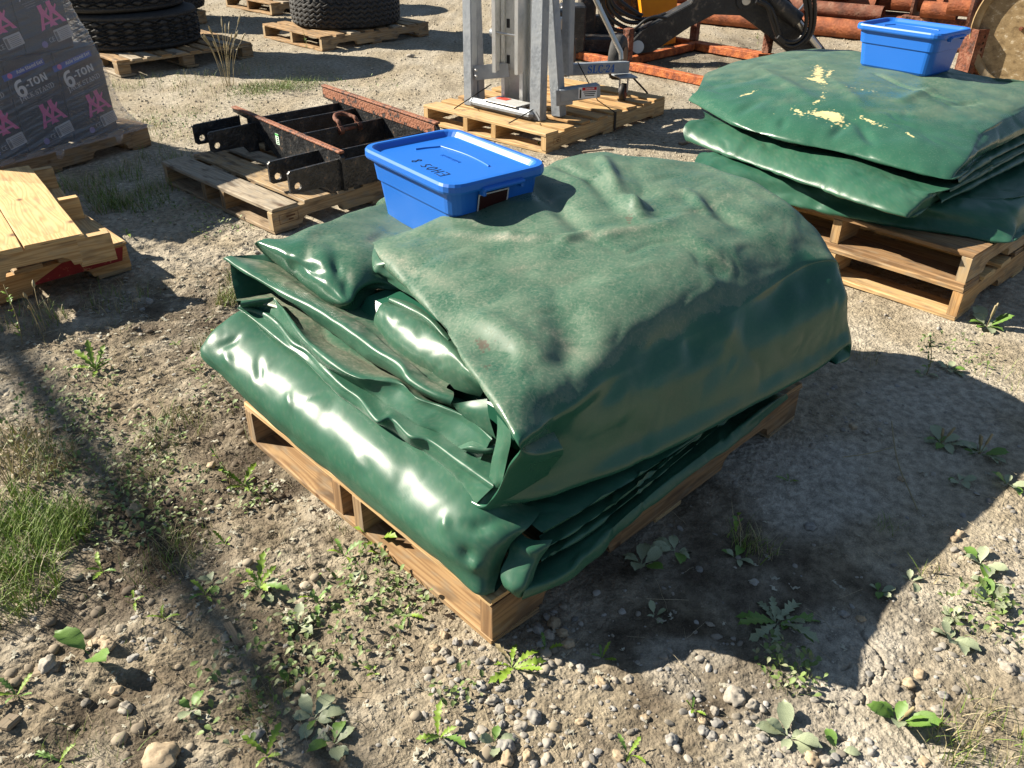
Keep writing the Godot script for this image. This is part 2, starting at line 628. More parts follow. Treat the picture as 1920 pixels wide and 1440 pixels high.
func rough_at(x: float, z: float) -> float:
	var left := smoothstep(0.05, -0.55, x + 0.25 * noise_a.get_noise_2d(x, z * 0.7))
	var gravel := smoothstep(-1.35, -1.0, z) * smoothstep(0.0, 0.3, x)
	return clampf(0.30 + 0.75 * left * smoothstep(-4.5, -3.0, z) + 0.35 * gravel, 0.25, 1.0)

# dried mud cracks, traced on the ground
var cracks := []
func crack_at(x: float, z: float) -> float:
	var q := Vector2(x + 0.004 * noise_b.get_noise_2d(x * 60.0, z * 60.0), z + 0.004 * noise_b.get_noise_2d(x * 60.0 + 9.0, z * 60.0))
	var d := 1.0
	for c in cracks:
		d = minf(d, q.distance_to(Geometry2D.get_closest_point_to_segment(q, c[0], c[1])) / c[2])
	return clampf(1.0 - d, 0.0, 1.0)

# brown churned soil, in ragged patches: [x, z, radius, strength]
const SOIL := [[-1.15, -1.55, 0.75, 0.85], [-0.55, -0.95, 0.42, 0.8], [-1.25, -2.65, 0.62, 0.7], [-0.42, -1.45, 0.30, 0.7], [-0.85, -2.25, 0.40, 0.75], [-0.05, -1.02, 0.22, 0.45], [-0.9, -0.8, 0.4, 0.85], [0.5, -1.25, 0.35, 0.4], [-1.7, -2.2, 0.6, 0.6], [-0.5, -3.0, 0.35, 0.35]]
func soil_at(x: float, z: float) -> float:
	var w := 0.0
	var q := Vector2(x + 0.22 * noise_a.get_noise_2d(x * 2.0, z * 2.0) + 0.06 * noise_b.get_noise_2d(x * 11.0, z * 11.0), z + 0.22 * noise_a.get_noise_2d(x * 2.0 + 50.0, z * 2.0) + 0.06 * noise_b.get_noise_2d(x * 11.0 + 50.0, z * 11.0))
	for d in SOIL: w = maxf(w, d[3] * (1.0 - smoothstep(0.75, 1.15, q.distance_to(Vector2(d[0], d[1])) / d[2])))
	return w

var pale_spots := []
func pale_at(x: float, z: float) -> float:
	var w := 0.0
	var q := Vector2(x + 0.1 * noise_a.get_noise_2d(x * 3.0, z * 3.0), z + 0.1 * noise_a.get_noise_2d(x * 3.0 + 20.0, z * 3.0))
	for d in pale_spots: w = maxf(w, d[3] * (1.0 - smoothstep(0.5, 1.2, q.distance_to(Vector2(d[0], d[1])) / d[2])))
	return w

func gh(x: float, z: float) -> float:
	var far := clampf(-z / 7.0, 0.0, 1.0)
	var r := rough_at(x, z)
	var h := 0.008 * noise_a.get_noise_2d(x * 1.1, z * 1.1)
	var n1 := noise_b.get_noise_2d(x * 9.0, z * 9.0)
	var n2 := noise_r.get_noise_2d(x * 16.0, z * 16.0)
	h += r * (0.010 * n1 + 0.008 * (n2 - 0.35)) * lerpf(0.4, 1.0, smoothstep(-9.0, -4.0, z))
	var dense := smoothstep(2.2, 1.7, absf(x)) * smoothstep(-3.9, -3.2, z)
	h += dense * 0.0042 * r * noise_b.get_noise_2d(x * 55.0, z * 55.0)
	h += far * 0.012 * noise_b.get_noise_2d(x * 4.0, z * 4.0)
	var w := damp_at(x, z)
	if x < 0.0: h -= 0.010 * w * (1.0 + n2)
	if x > 0.5 and x < 0.95 and z > -1.25 and z < -0.9: h = h * 0.6 - 0.011 * crack_at(x, z)
	return h - 0.006

func ground_color(x: float, z: float, h: float) -> Color:
	var dry := Color(0.36, 0.305, 0.22)
	var pale := Color(0.46, 0.41, 0.325)
	var brown := Color(0.20, 0.16, 0.11)
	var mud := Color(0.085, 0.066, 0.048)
	var n := noise_a.get_noise_2d(x * 2.3 + 7.0, z * 2.3)
	var n2 := noise_b.get_noise_2d(x * 6.0 - 3.0, z * 6.0)
	var c := dry.lerp(pale, clampf(0.48 + n * 1.2, 0, 1))
	c = c.lerp(brown, clampf(soil_at(x, z) * (0.75 + 0.6 * n2) + 0.12 * n2, 0, 0.9))
	c = c.lerp(Color(0.50, 0.46, 0.39), pale_at(x, z))
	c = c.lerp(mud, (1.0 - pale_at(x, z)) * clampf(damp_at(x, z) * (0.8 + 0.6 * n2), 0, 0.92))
	return c

func lines_1d(lo: float, hi: float, step: float, out_lo: float, out_hi: float, grow: float) -> PackedFloat32Array:
	var a := PackedFloat32Array()
	var x := lo
	var s := step
	var pre := []
	while x > out_lo:
		s *= grow
		x -= s
		pre.append(x)
	pre.reverse()
	for v in pre: a.append(v)
	x = lo
	while x < hi:
		a.append(x)
		x += step
	s = step
	while x < out_hi:
		a.append(x)
		s *= grow
		x += s
	a.append(x)
	return a

func finer(a: PackedFloat32Array, lo: float, hi: float, k: int) -> PackedFloat32Array:
	var o := PackedFloat32Array()
	for i in a.size():
		o.append(a[i])
		if i + 1 < a.size() and a[i] > lo and a[i] < hi:
			for q in range(1, k): o.append(lerpf(a[i], a[i + 1], float(q) / k))
	return o

func build_ground():
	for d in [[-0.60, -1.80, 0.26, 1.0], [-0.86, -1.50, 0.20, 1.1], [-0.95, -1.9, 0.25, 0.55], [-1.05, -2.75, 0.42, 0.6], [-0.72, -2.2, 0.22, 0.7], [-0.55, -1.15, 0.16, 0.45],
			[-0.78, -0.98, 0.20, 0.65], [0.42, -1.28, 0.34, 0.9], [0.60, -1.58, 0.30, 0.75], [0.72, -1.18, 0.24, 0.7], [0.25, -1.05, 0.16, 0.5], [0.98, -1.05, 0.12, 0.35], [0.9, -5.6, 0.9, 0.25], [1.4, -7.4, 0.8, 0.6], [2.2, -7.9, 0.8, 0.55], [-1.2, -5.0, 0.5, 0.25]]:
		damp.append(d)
	for d in [[1490, 890, .24, .9], [1610, 1235, .16, .75], [1270, 1240, .08, .6], [1750, 760, .25, .5], [1560, 1400, .25, .4], [1400, 620, .3, .3], [250, 300, .3, .4], [330, 480, .2, .3]]:
		var q := P(d[0], d[1], 0)
		pale_spots.append([q.x, q.z, d[2], d[3]])
	for c in [[1607, 1166, 1623, 1193, 1649, 1219, 1663, 1246, 1655, 1261, 1681, 1275], [1663, 1246, 1683, 1245], [1655, 1261, 1641, 1258, 1633, 1280, 1616, 1282], [1597, 1280, 1612, 1290, 1623, 1296, 1623, 1319], [1507, 1245, 1523, 1267, 1539, 1280], [1523, 1284, 1516, 1290], [1558, 1379, 1572, 1382, 1590, 1380], [1580, 1250, 1595, 1245], [1681, 1275, 1720, 1290, 1715, 1320], [1655, 1300, 1680, 1320, 1700, 1318]]:
		for i in range(0, c.size() - 2, 2):
			var a := P(c[i], c[i + 1], 0)
			var b := P(c[i + 2], c[i + 3], 0)
			cracks.append([Vector2(a.x, a.z), Vector2(b.x, b.z), 0.0042])
	var xs := lines_1d(-1.75, 1.75, 0.0085, -60, 60, 1.05)
	var zs := lines_1d(-3.3, -0.72, 0.0085, -80, 30, 1.045)
	xs = finer(xs, 0.54, 0.92, 3)
	zs = finer(zs, -1.22, -0.93, 3)
	var w := xs.size()
	var h := zs.size()
	var g := PackedVector3Array()
	var col := PackedColorArray()
	for j in h:
		for i in w:
			var y := gh(xs[i], zs[j])
			g.append(Vector3(xs[i], y, zs[j]))
			col.append(ground_color(xs[i], zs[j], y))
	var idx := PackedInt32Array()
	for j in h - 1:
		for i in w - 1:
			var a := j * w + i
			idx.append_array([a, a + 1, a + w, a + 1, a + w + 1, a + w])
	var arr := []
	arr.resize(Mesh.ARRAY_MAX)
	arr[Mesh.ARRAY_VERTEX] = g
	arr[Mesh.ARRAY_NORMAL] = grid_normals(g, w, h)
	arr[Mesh.ARRAY_COLOR] = col
	arr[Mesh.ARRAY_INDEX] = idx
	var m := ArrayMesh.new()
	m.add_surface_from_arrays(Mesh.PRIMITIVE_TRIANGLES, arr)
	var o := part(self, "ground", m, M.dirt)
	tag(o, "dry tan dirt yard with muddy patches and pebbles", "ground", "", "structure")
	print("ground ", w, "x", h)

# ---------------------------------------------------------------- folded tarps
const GREEN := Color(0.017, 0.090, 0.055)
const DUST := Color(0.33, 0.30, 0.235)

func wrinkle(p: Vector3, amp: float) -> float:
	var w := noise_a.get_noise_3d(p.x * 2.1 + 5.0, p.y * 2.1, p.z * 2.1) * 0.5
	var a := noise_r.get_noise_3d(p.x * 2.2 + w, p.y * 3.0, p.z * 2.2 - w)
	var b := noise_b.get_noise_3d(p.x * 5.0 + 11.0, p.y * 6.0 + w, p.z * 5.0)
	return amp * (0.9 * (a - 0.2) + 0.28 * b)

func tarp_color(p: Vector3, dust: float, seed_o: float) -> Color:
	var n := noise_b.get_noise_3d(p.x * 7.0 + seed_o, p.y * 7.0, p.z * 7.0)
	var f := noise_b.get_noise_3d(p.x * 90.0, p.y * 90.0 + seed_o, p.z * 90.0)
	var s := noise_r.get_noise_3d(p.x * 34.0, p.y * 34.0, p.z * 34.0 + seed_o)
	var fib := smoothstep(0.50, 0.78, noise_r.get_noise_3d(p.x * 62.0 + seed_o, p.y * 62.0, p.z * 62.0))
	var d := clampf(dust * (0.72 + 0.75 * fib + 0.42 * n + 0.32 * f + 0.22 * s), 0.0, 0.85)
	var g := GREEN * (1.0 + 0.12 * n)
	return Color(lerpf(g.r, DUST.r, d), lerpf(g.g, DUST.g, d), lerpf(g.b, DUST.b, d), d)

# the cushion of folded tarp lying on top
var cushion_folds := []
var cushion_dust := []
var cushion_stain := []
func cushion_disp(p: Vector3, n: Vector3, s: float, t: float) -> float:
	var edge := smoothstep(0.0, 0.06, s) * smoothstep(1.0, 0.92, s)
	var top := smoothstep(4.6, 6.0, t)
	var k := wrinkle(p, lerpf(0.0045, 0.0065, top)) * edge
	k += 0.010 * top * edge * noise_a.get_noise_3d(p.x * 3.1, p.y * 3.0, p.z * 3.1 + 3.0)
	return k + folds(p, cushion_folds)

func cushion_tint(p: Vector3, n: Vector3, s: float, t: float) -> Color:
	# the dusted top ends along a ragged line near the shoulder
	var line := 5.0 + 0.75 * noise_a.get_noise_3d(p.x * 5.0, 2.0, p.z * 5.0) + 0.25 * noise_b.get_noise_3d(p.x * 14.0, 2.0, p.z * 14.0)
	var d := 0.03 + 0.17 * smoothstep(line - 0.12, line + 0.25, t)
	d += 0.42 * minf(1.0, folds(p, cushion_dust)) * (0.7 + 0.6 * noise_b.get_noise_3d(p.x * 24.0, 1.0, p.z * 24.0))
	var c := tarp_color(p, d, 0.0)
	var spot := folds(p, cushion_stain)
	if spot > 0.01:
		c = c.lerp(Color(0.075, 0.05, 0.038, 0.3), smoothstep(0.35, 0.75, spot + 0.7 * noise_b.get_noise_3d(p.x * 70.0, 2.0, p.z * 70.0)) * 0.8)
	return c

func plain_tint(dust: float, seed_o: float) -> Callable:
	return func(p: Vector3, n: Vector3, s: float, t: float) -> Color: return tarp_color(p, dust, seed_o)

func plain_disp(amp: float) -> Callable:
	return func(p: Vector3, n: Vector3, s: float, t: float) -> float:
		return wrinkle(p, amp)

func seg(a: Array, h: float, w: float, amp: float) -> Array:
	var o := []
	for i in range(0, a.size() - 2, 2):
		o.append([P(a[i], a[i + 1], h), P(a[i + 2], a[i + 3], h), w, amp])
	return o

const YA := 0.7652   # yaw of the pallet under the near stack
func build_near_tarp():
	var da := Vector3(cos(YA), 0, -sin(YA))     # along the pallet's stringers
	var db := Vector3(-sin(YA), 0, -cos(YA))    # along its boards
	var up := Vector3.UP
	var o := thing("folded_tarp", "green vinyl tarp folded into a bulging dusty stack, blue tote sunk in behind", "tarp")
	# ---- big bulging fold on top
	cushion_folds = []
	for f in [seg([1000, 335, 1060, 390, 1110, 440], .60, 0.030, 0.020), seg([1175, 375, 1200, 400], .60, 0.030, -0.040), seg([1130, 300, 1160, 350], .62, 0.022, -0.022),
			seg([1035, 298, 1110, 330, 1150, 375], .62, 0.022, 0.020), seg([850, 425, 960, 440, 1060, 455, 1110, 440], .57, 0.022, -0.016), seg([1110, 445, 1240, 430, 1300, 400], .58, 0.030, -0.012),
			seg([1260, 470, 1350, 500, 1460, 510], .56, 0.030, 0.012), seg([1330, 390, 1390, 420], .59, 0.030, 0.014), seg([1290, 365, 1330, 395], .60, 0.022, -0.016),
			seg([1060, 690, 1075, 640, 1050, 590], .52, 0.05, 0.022), seg([1030, 775, 1080, 790], .47, 0.035, 0.012), seg([1130, 690, 1090, 740], .49, 0.045, -0.014),
			seg([1210, 680, 1280, 620], .48, 0.04, 0.016), seg([1300, 640, 1350, 720], .45, 0.03, 0.018), seg([1440, 590, 1500, 520], .47, 0.04, 0.016), seg([1350, 600, 1390, 680], .44, 0.04, -0.012),
			seg([1520, 520, 1540, 600], .47, 0.022, 0.005), seg([1560, 540, 1570, 620], .45, 0.018, 0.004), seg([1480, 520, 1505, 600], .46, 0.03, -0.008), seg([1180, 700, 1200, 780], .45, 0.035, -0.008),
			seg([780, 560, 900, 650, 950, 700], .52, 0.05, 0.010), seg([720, 470, 900, 520], .53, 0.06, -0.012), seg([900, 600, 1010, 660], .53, 0.03, -0.012), seg([960, 540, 1100, 520], .56, 0.04, 0.010)]:
		cushion_folds.append_array(f)
	cushion_dust = []
	for f in [seg([800, 425, 900, 440, 1000, 450, 1100, 445], .57, 0.012, 1.0), seg([1000, 345, 1070, 400, 1110, 440, 1240, 425, 1330, 390, 1420, 350], .59, 0.012, 0.8), seg([1240, 455, 1380, 495, 1470, 515], .56, 0.014, 1.0),
			seg([700, 465, 780, 510, 870, 560, 1000, 620, 1110, 660], .52, 0.018, 0.7), seg([960, 510, 1040, 500, 1080, 500], .55, 0.012, 0.9), seg([830, 380, 900, 420], .57, 0.014, 0.6)]:
		cushion_dust.append_array(f)
	cushion_stain = seg([895, 638, 912, 652], .52, 0.016, 0.75) + seg([908, 690, 925, 700], .51, 0.012, 0.6) + seg([1176, 402, 1184, 420], .59, 0.012, 0.7)
	var f8 := L3([692, 462, .50, 800, 420, .55, 900, 380, .58, 990, 330, .60, 1100, 290, .62, 1200, 292, .625, 1270, 300, .615, 1310, 305, .605])
	var rows := [
		L3([900, 948, .29, 1000, 940, .275, 1110, 905, .26, 1230, 855, .25, 1350, 795, .245, 1460, 735, .245, 1540, 690, .25, 1588, 650, .28]),
		L3([930, 925, .33, 1010, 890, .335, 1110, 855, .32, 1225, 805, .31, 1345, 750, .305, 1455, 690, .31, 1535, 645, .32, 1590, 620, .322]),
		L3([955, 870, .42, 1020, 830, .41, 1115, 790, .40, 1220, 740, .395, 1340, 680, .39, 1450, 620, .405, 1530, 575, .42, 1586, 555, .418]),
		L3([967, 815, .49, 1040, 765, .48, 1125, 705, .475, 1220, 660, .475, 1330, 600, .48, 1430, 540, .495, 1510, 490, .51, 1564, 482, .502]),
		L3([930, 750, .51, 1040, 690, .52, 1130, 630, .525, 1230, 580, .535, 1330, 530, .545, 1420, 475, .55, 1490, 440, .557, 1532, 431, .542]),
		L3([884, 690, .515, 980, 620, .54, 1080, 570, .55, 1190, 520, .565, 1300, 470, .58, 1390, 425, .585, 1450, 390, .59, 1482, 385, .585]),
		L3([820, 600, .515, 900, 550, .54, 1020, 500, .56, 1130, 460, .575, 1240, 415, .595, 1330, 380, .60, 1390, 350, .61, 1422, 347, .605]),
		L3([755, 520, .51, 850, 470, .545, 960, 430, .57, 1080, 395, .59, 1180, 360, .605, 1260, 335, .615, 1320, 320, .615, 1350, 317, .61]),
		f8,
		moved(f8, db * 0.05 - up * 0.05),
		moved(f8, db * 0.03 - up * 0.20),
	]
	rows.insert(3, moved(rows[3], -db * 0.014 - up * 0.022))
	rows.push_front(moved(rows[0], db * 0.10 - up * 0.005))
	# turn the sheet under at both ends
	for r in rows:
		var a0: Vector3 = r[0]
		r.push_front(a0 + da * 0.035 - up * 0.045)
		r.push_front(a0 + da * 0.12 - up * 0.075)
		var a1: Vector3 = r[-1]
		r.append(a1 + da * 0.015 - up * 0.05)
		r.append(Vector3(a1.x, maxf(0.25, a1.y - 0.22), a1.z) - da * 0.06)
	var top_mesh := sheet(rows, 0.0085, cushion_disp, cushion_tint, false, true)
	part(o, "top_fold", top_mesh, bake(cushion_tint, 900, 800))
	# ---- long smooth roll at the bottom left
	var org := Vector3(-0.0416, 0, -1.1997)
	var prof := [[0.14, .132], [0.0, .140], [-0.028, .20], [-0.016, .25], [0.018, .285], [0.064, .306], [0.10, .312], [0.15, .300]]
	var tip := [[0.10, .30], [-0.03, .258], [-0.046, .272], [-0.036, .290], [-0.004, .316], [0.045, .337], [0.095, .348], [0.14, .34]]
	var near_end := [[], L3([897, 1112, .140, 930, 1108, .135]), L3([901, 1080, .18, 936, 1072, .165]), L3([913, 1042, .222, 948, 1040, .20]), L3([934, 1012, .252, 962, 1015, .23]), L3([958, 985, .262, 990, 990, .25]), L3([962, 960, .265, 1010, 965, .25]), L3([978, 945, .255, 1020, 950, .24])]
	var roll := []
	for k in prof.size():
		var r := []
		for b in [1.125, 1.02, 0.80, 0.55, 0.30, 0.12]:
			var e := pow(clampf((b - 0.72) / 0.405, 0.0, 1.0), 1.5)
			var sag := 0.035 * clampf((0.5 - b) / 0.4, 0.0, 1.0) * (1.0 if k > 2 else 0.0)
			r.append(org + da * lerpf(prof[k][0], tip[k][0], e) + db * b + up * (lerpf(prof[k][1], tip[k][1], e) - sag * 0.5))
		r.append_array(near_end[k])
		if k == 0: r.append(org + da * 0.16 + db * 0.06 + up * 0.132)
		roll.append(r)
	for r in roll:
		var b0: Vector3 = r[0]
		r.push_front(b0 + da * 0.07 - up * 0.015 + db * 0.012)
	var roll_folds := []
	for f in [seg([862, 935, 835, 985, 850, 1050], .25, 0.012, -0.007), seg([905, 985, 870, 1020, 880, 1075], .22, 0.014, 0.010), seg([915, 1010, 890, 1050, 898, 1090], .20, 0.010, -0.010), seg([575, 715, 545, 745, 535, 785], .27, 0.010, -0.005), seg([500, 660, 480, 700, 470, 745], .29, 0.014, 0.006), seg([440, 610, 425, 650, 430, 700], .28, 0.014, -0.008), seg([470, 625, 440, 640, 400, 648], .31, 0.014, 0.007), seg([700, 815, 672, 850, 668, 880], .25, 0.016, -0.004), seg([640, 760, 600, 800], .28, 0.03, 0.004), seg([770, 880, 730, 930], .27, 0.03, 0.004), seg([940, 975, 905, 990, 880, 985], .26, 0.014, 0.010), seg([925, 985, 900, 1010], .24, 0.012, -0.008)]:
		roll_folds.append_array(f)
	var roll_disp := func(p: Vector3, n: Vector3, s: float, t: float) -> float: return wrinkle(p, 0.0045) + folds(p, roll_folds)
	part(o, "bottom_roll", sheet(roll, 0.0075, roll_disp, plain_tint(0.07, 3.0)), M.tarp)
	# ---- accordion of fold edges between the roll and the top
	var r3 := [430, 480, 458, 499, 493, 520, 537, 547, 589, 574, 652, 614, 704, 651, 749, 680, 771, 708, 812, 732, 850, 745]
	var r2 := [452, 566, 500, 560, 520, 563, 560, 620, 593, 653, 635, 685, 672, 703, 702, 708, 750, 717, 780, 742, 827, 760, 874, 781, 921, 819]
	var r1 := [450, 572, 491, 585, 522, 607, 547, 638, 575, 655, 602, 682, 640, 719, 674, 744, 708, 784, 735, 782, 769, 813, 805, 822, 859, 860, 925, 907]
	var v0 := [446, 576, 479, 603, 533, 647, 568, 674, 616, 718, 640, 744, 711, 793, 745, 817, 805, 854, 857, 901, 891, 950]
	var v1 := [455, 572, 500, 590, 545, 630, 581, 662, 615, 690, 664, 719, 732, 764, 782, 798, 820, 813, 857, 839, 902, 864]
	var v2 := [440, 545, 500, 560, 545, 572, 597, 603, 627, 626, 660, 651, 693, 676, 735, 700, 771, 721, 800, 745, 850, 765]
	var fl := [450, 560, 520, 580, 560, 606, 605, 640, 650, 668, 700, 694, 760, 716, 800, 745, 850, 765, 890, 785]
	var u0 := [490, 478, 510, 486, 558, 522, 604, 559, 650, 585, 704, 614, 730, 648, 760, 671, 796, 699, 840, 722]
	var acc := [
		moved(L(u0, .40, .365), da * 0.10),
		L(u0, .425, .39),
		L([452, 482, 500, 500, 545, 530, 590, 560, 648, 592, 700, 628, 735, 656, 770, 684, 805, 712, 850, 735], .442, .397),
		L(r3, .452, .408),
		moved(L(r3, .452, .408), -da * 0.008 - up * 0.014),
		L(v2, .385, .365),
		moved(L(v2, .385, .365), da * 0.055 - up * 0.012),
		moved(L(fl, .36, .345), da * 0.02),
		L(fl, .365, .36),
		L(r2, .385, .395),
		moved(L(r2, .385, .395), -da * 0.006 - up * 0.012),
		L(v1, .345, .33),
		moved(L(v1, .345, .33), da * 0.035 - up * 0.006),
		L(r1, .358, .34),
		moved(L(r1, .358, .34), -da * 0.005 - up * 0.010),
		L(v0, .348, .276),
		moved(L(v0, .34, .272), da * 0.06 - up * 0.02),
	]
	for k in [5, 6, 7]:
		for q in 3: acc[k][q] += da * 0.06 * (3 - q) - up * 0.01
	part(o, "end_wall", sheet([L3([430, 481, .452, 470, 478, .445, 520, 480, .44]), L3([436, 530, .40, 480, 522, .395, 530, 520, .39]), L3([447, 575, .352, 500, 560, .345, 550, 555, .34])], 0.008, plain_disp(0.006), plain_tint(0.05, 71.0)), M.tarp)
	var acc_tint := func(p: Vector3, n: Vector3, s: float, t: float) -> Color:
		var d := 0.07
		d += 0.42 * smoothstep(0.6, 1.2, t) * smoothstep(3.0, 2.4, t) * (0.7 + 0.8 * noise_b.get_noise_3d(p.x * 18.0, p.y, p.z * 18.0))
		d += 0.40 * smoothstep(6.6, 7.6, t) * smoothstep(9.0, 8.5, t)
		return tarp_color(p, d, 9.0)
	part(o, "fold_edges", sheet(acc, 0.0065, plain_disp(0.0055), acc_tint), M.tarp)
	# ---- upper left layer that carries the tote
	var e5 := L3([700, 383, .45, 740, 390, .445, 800, 400, .44, 870, 395, .44, 930, 385, .44, 990, 375, .44])
	var ul := [
		L3([505, 480, .415, 530, 495, .415, 575, 525, .41, 615, 560, .40, 655, 582, .39, 690, 580, .38, 720, 570, .37]),
		L3([484, 462, .475, 510, 486, .455, 556, 524, .435, 604, 563, .42, 652, 585, .405, 676, 575, .40, 700, 560, .40]),
		L3([479, 453, .505, 520, 478, .49, 565, 512, .47, 615, 548, .455, 655, 568, .445, 674, 550, .43, 710, 545, .42]),
		L3([500, 447, .51, 545, 476, .505, 595, 505, .49, 640, 530, .475, 672, 540, .46, 700, 535, .445, 740, 545, .43]),
		L3([530, 446, .51, 590, 462, .512, 635, 482, .505, 680, 500, .49, 715, 515, .47, 745, 525, .455, 790, 540, .44]),
		L3([600, 424, .505, 650, 438, .51, 700, 452, .505, 740, 465, .495, 790, 480, .48, 830, 490, .47, 880, 500, .45]),
		L3([650, 402, .485, 700, 415, .475, 750, 428, .465, 800, 440, .46, 860, 445, .455, 920, 445, .45, 980, 440, .44]),
		e5,
		moved(e5, db * 0.10 - up * 0.025),
		moved(e5, db * 0.20 - up * 0.09),
		moved(e5, db * 0.21 - up * 0.18),
		moved(e5, db * 0.14 - up * 0.30),
	]
	for k in range(7, ul.size()):
		for q in 3: ul[k][q] += da * 0.05 * (3 - q) * minf(1.0, (k - 6) * 0.6)
	for r in ul:
		var c0: Vector3 = r[0]
		r.push_front(c0 + db * 0.005 - up * 0.05 + da * 0.03)
		r.push_front(c0 - db * 0.05 - up * 0.09 + da * 0.06)
	var ul_folds := []
	for f in [seg([622, 465, 635, 520], .49, 0.012, 0.011), seg([640, 485, 650, 545, 655, 565], .47, 0.012, 0.010), seg([600, 470, 610, 520], .495, 0.03, -0.008), seg([660, 480, 680, 530], .48, 0.035, -0.008),
			seg([545, 495, 600, 510], .49, 0.02, 0.014), seg([770, 405, 790, 440], .50, 0.03, -0.02), seg([590, 425, 560, 470], .51, 0.03, -0.008), seg([700, 450, 740, 400], .505, 0.02, 0.010)]:
		ul_folds.append_array(f)
	var ul_dust := []
	for f in [seg([690, 455, 715, 420, 730, 400], .505, 0.013, 1.0), seg([655, 490, 660, 540], .48, 0.010, 0.8), seg([595, 440, 575, 480], .51, 0.012, 0.7), seg([700, 395, 760, 415], .50, 0.02, 0.8)]:
		ul_dust.append_array(f)
	var ul_disp := func(p: Vector3, n: Vector3, s: float, t: float) -> float:
		return wrinkle(p, 0.006) + folds(p, ul_folds)
	var ul_tint := func(p: Vector3, n: Vector3, s: float, t: float) -> Color:
		return tarp_color(p, 0.06 + 0.14 * smoothstep(3.3, 4.6, t + 0.7 * noise_b.get_noise_3d(p.x * 9.0, 0, p.z * 9.0)) + 0.32 * minf(1.0, folds(p, ul_dust)), 21.0)
	var ul_mesh := sheet(ul, 0.009, ul_disp, ul_tint, false, true)
	part(o, "upper_layer", ul_mesh, bake(ul_tint, 420, 420))
	# ---- curled inner layers seen in the open end of the top fold
	var inner := [
		L3([704, 618, .385, 730, 652, .385, 760, 675, .385, 800, 702, .38, 850, 728, .38, 900, 745, .38]),
		L3([702, 600, .42, 738, 634, .42, 772, 660, .42, 815, 688, .415, 862, 712, .41, 905, 735, .405]),
		L3([708, 582, .445, 752, 610, .45, 792, 636, .45, 830, 664, .445, 868, 694, .44, 905, 725, .43]),
		L3([716, 570, .45, 762, 590, .462, 805, 616, .465, 838, 646, .46, 872, 682, .45, 905, 715, .44]),
		L3([728, 566, .44, 775, 580, .455, 815, 606, .46, 845, 636, .455, 880, 672, .445, 912, 708, .43]),
	]
	for r in inner:
		var i0: Vector3 = r[0]
		r.push_front(i0 + da * 0.03 + db * 0.015 - up * 0.02)
		r.push_front(i0 + da * 0.09 + db * 0.01 - up * 0.06)
	part(o, "inner_layer", sheet(inner, 0.007, plain_disp(0.006), plain_tint(0.12, 33.0)), M.tarp)
	var inner2 := [
		L3([735, 566, .425, 775, 590, .425, 810, 618, .43, 845, 655, .43]),
		L3([728, 566, .45, 765, 584, .455, 800, 606, .455, 838, 645, .45]),
		L3([732, 558, .462, 768, 574, .468, 804, 598, .468, 840, 638, .46]),
		L3([745, 560, .455, 780, 572, .462, 812, 595, .465, 846, 634, .455]),
	]
	part(o, "inner_layer", sheet(inner2, 0.007, plain_disp(0.003), plain_tint(0.12, 35.0)), M.tarp)
	# rolled lip where the top fold opens
	var lip := [
		L3([697, 470, .485, 706, 505, .47, 720, 522, .46, 745, 540, .455, 780, 560, .455]),
		L3([690, 476, .49, 700, 508, .48, 716, 516, .475, 748, 528, .475, 784, 560, .468]),
		L3([694, 468, .50, 704, 496, .497, 730, 503, .497, 765, 515, .497, 806, 532, .492]),
		L3([702, 466, .505, 716, 490, .508, 742, 500, .508, 775, 513, .506, 812, 530, .500]),
	]
	part(o, "lip", sheet(lip, 0.006, plain_disp(0.003), plain_tint(0.10, 37.0)), M.tarp)
	# ---- small tucked flaps in the near corner of the top fold
	var flap_nets := [
		[L3([849, 757, .42, 875, 753, .43, 914, 748, .45]), L3([856, 768, .405, 885, 772, .42, 916, 775, .43]), L3([874, 786, .39, 900, 800, .395, 924, 805, .40]), L3([900, 806, .375, 920, 822, .375, 934, 834, .37])],
		[L3([858, 838, .345, 880, 828, .36, 905, 822, .365, 932, 818, .37]), L3([866, 842, .35, 885, 838, .365, 908, 838, .368, 932, 834, .375]), L3([878, 846, .345, 895, 848, .355, 912, 848, .36, 933, 844, .365]), L3([885, 850, .33, 900, 852, .34, 918, 852, .345, 934, 850, .35])],
		[L3([932, 778, .46, 944, 792, .475, 957, 808, .482]), L3([932, 815, .43, 944, 822, .45, 957, 830, .458]), L3([922, 860, .385, 936, 862, .40, 950, 864, .408]), L3([918, 890, .345, 930, 896, .36, 942, 900, .368]), L3([914, 908, .32, 926, 914, .33, 938, 914, .34])],
		[L3([892, 912, .305, 904, 914, .312, 922, 912, .318, 936, 916, .322]), L3([892, 926, .298, 904, 928, .304, 924, 928, .306, 944, 934, .302]), L3([896, 950, .282, 908, 950, .286, 930, 950, .284, 952, 948, .280])],
	]
	for fn in flap_nets:
		part(o, "tucked_flap", sheet(fn, 0.006, plain_disp(0.003), plain_tint(0.08, 41.0)), M.tarp)
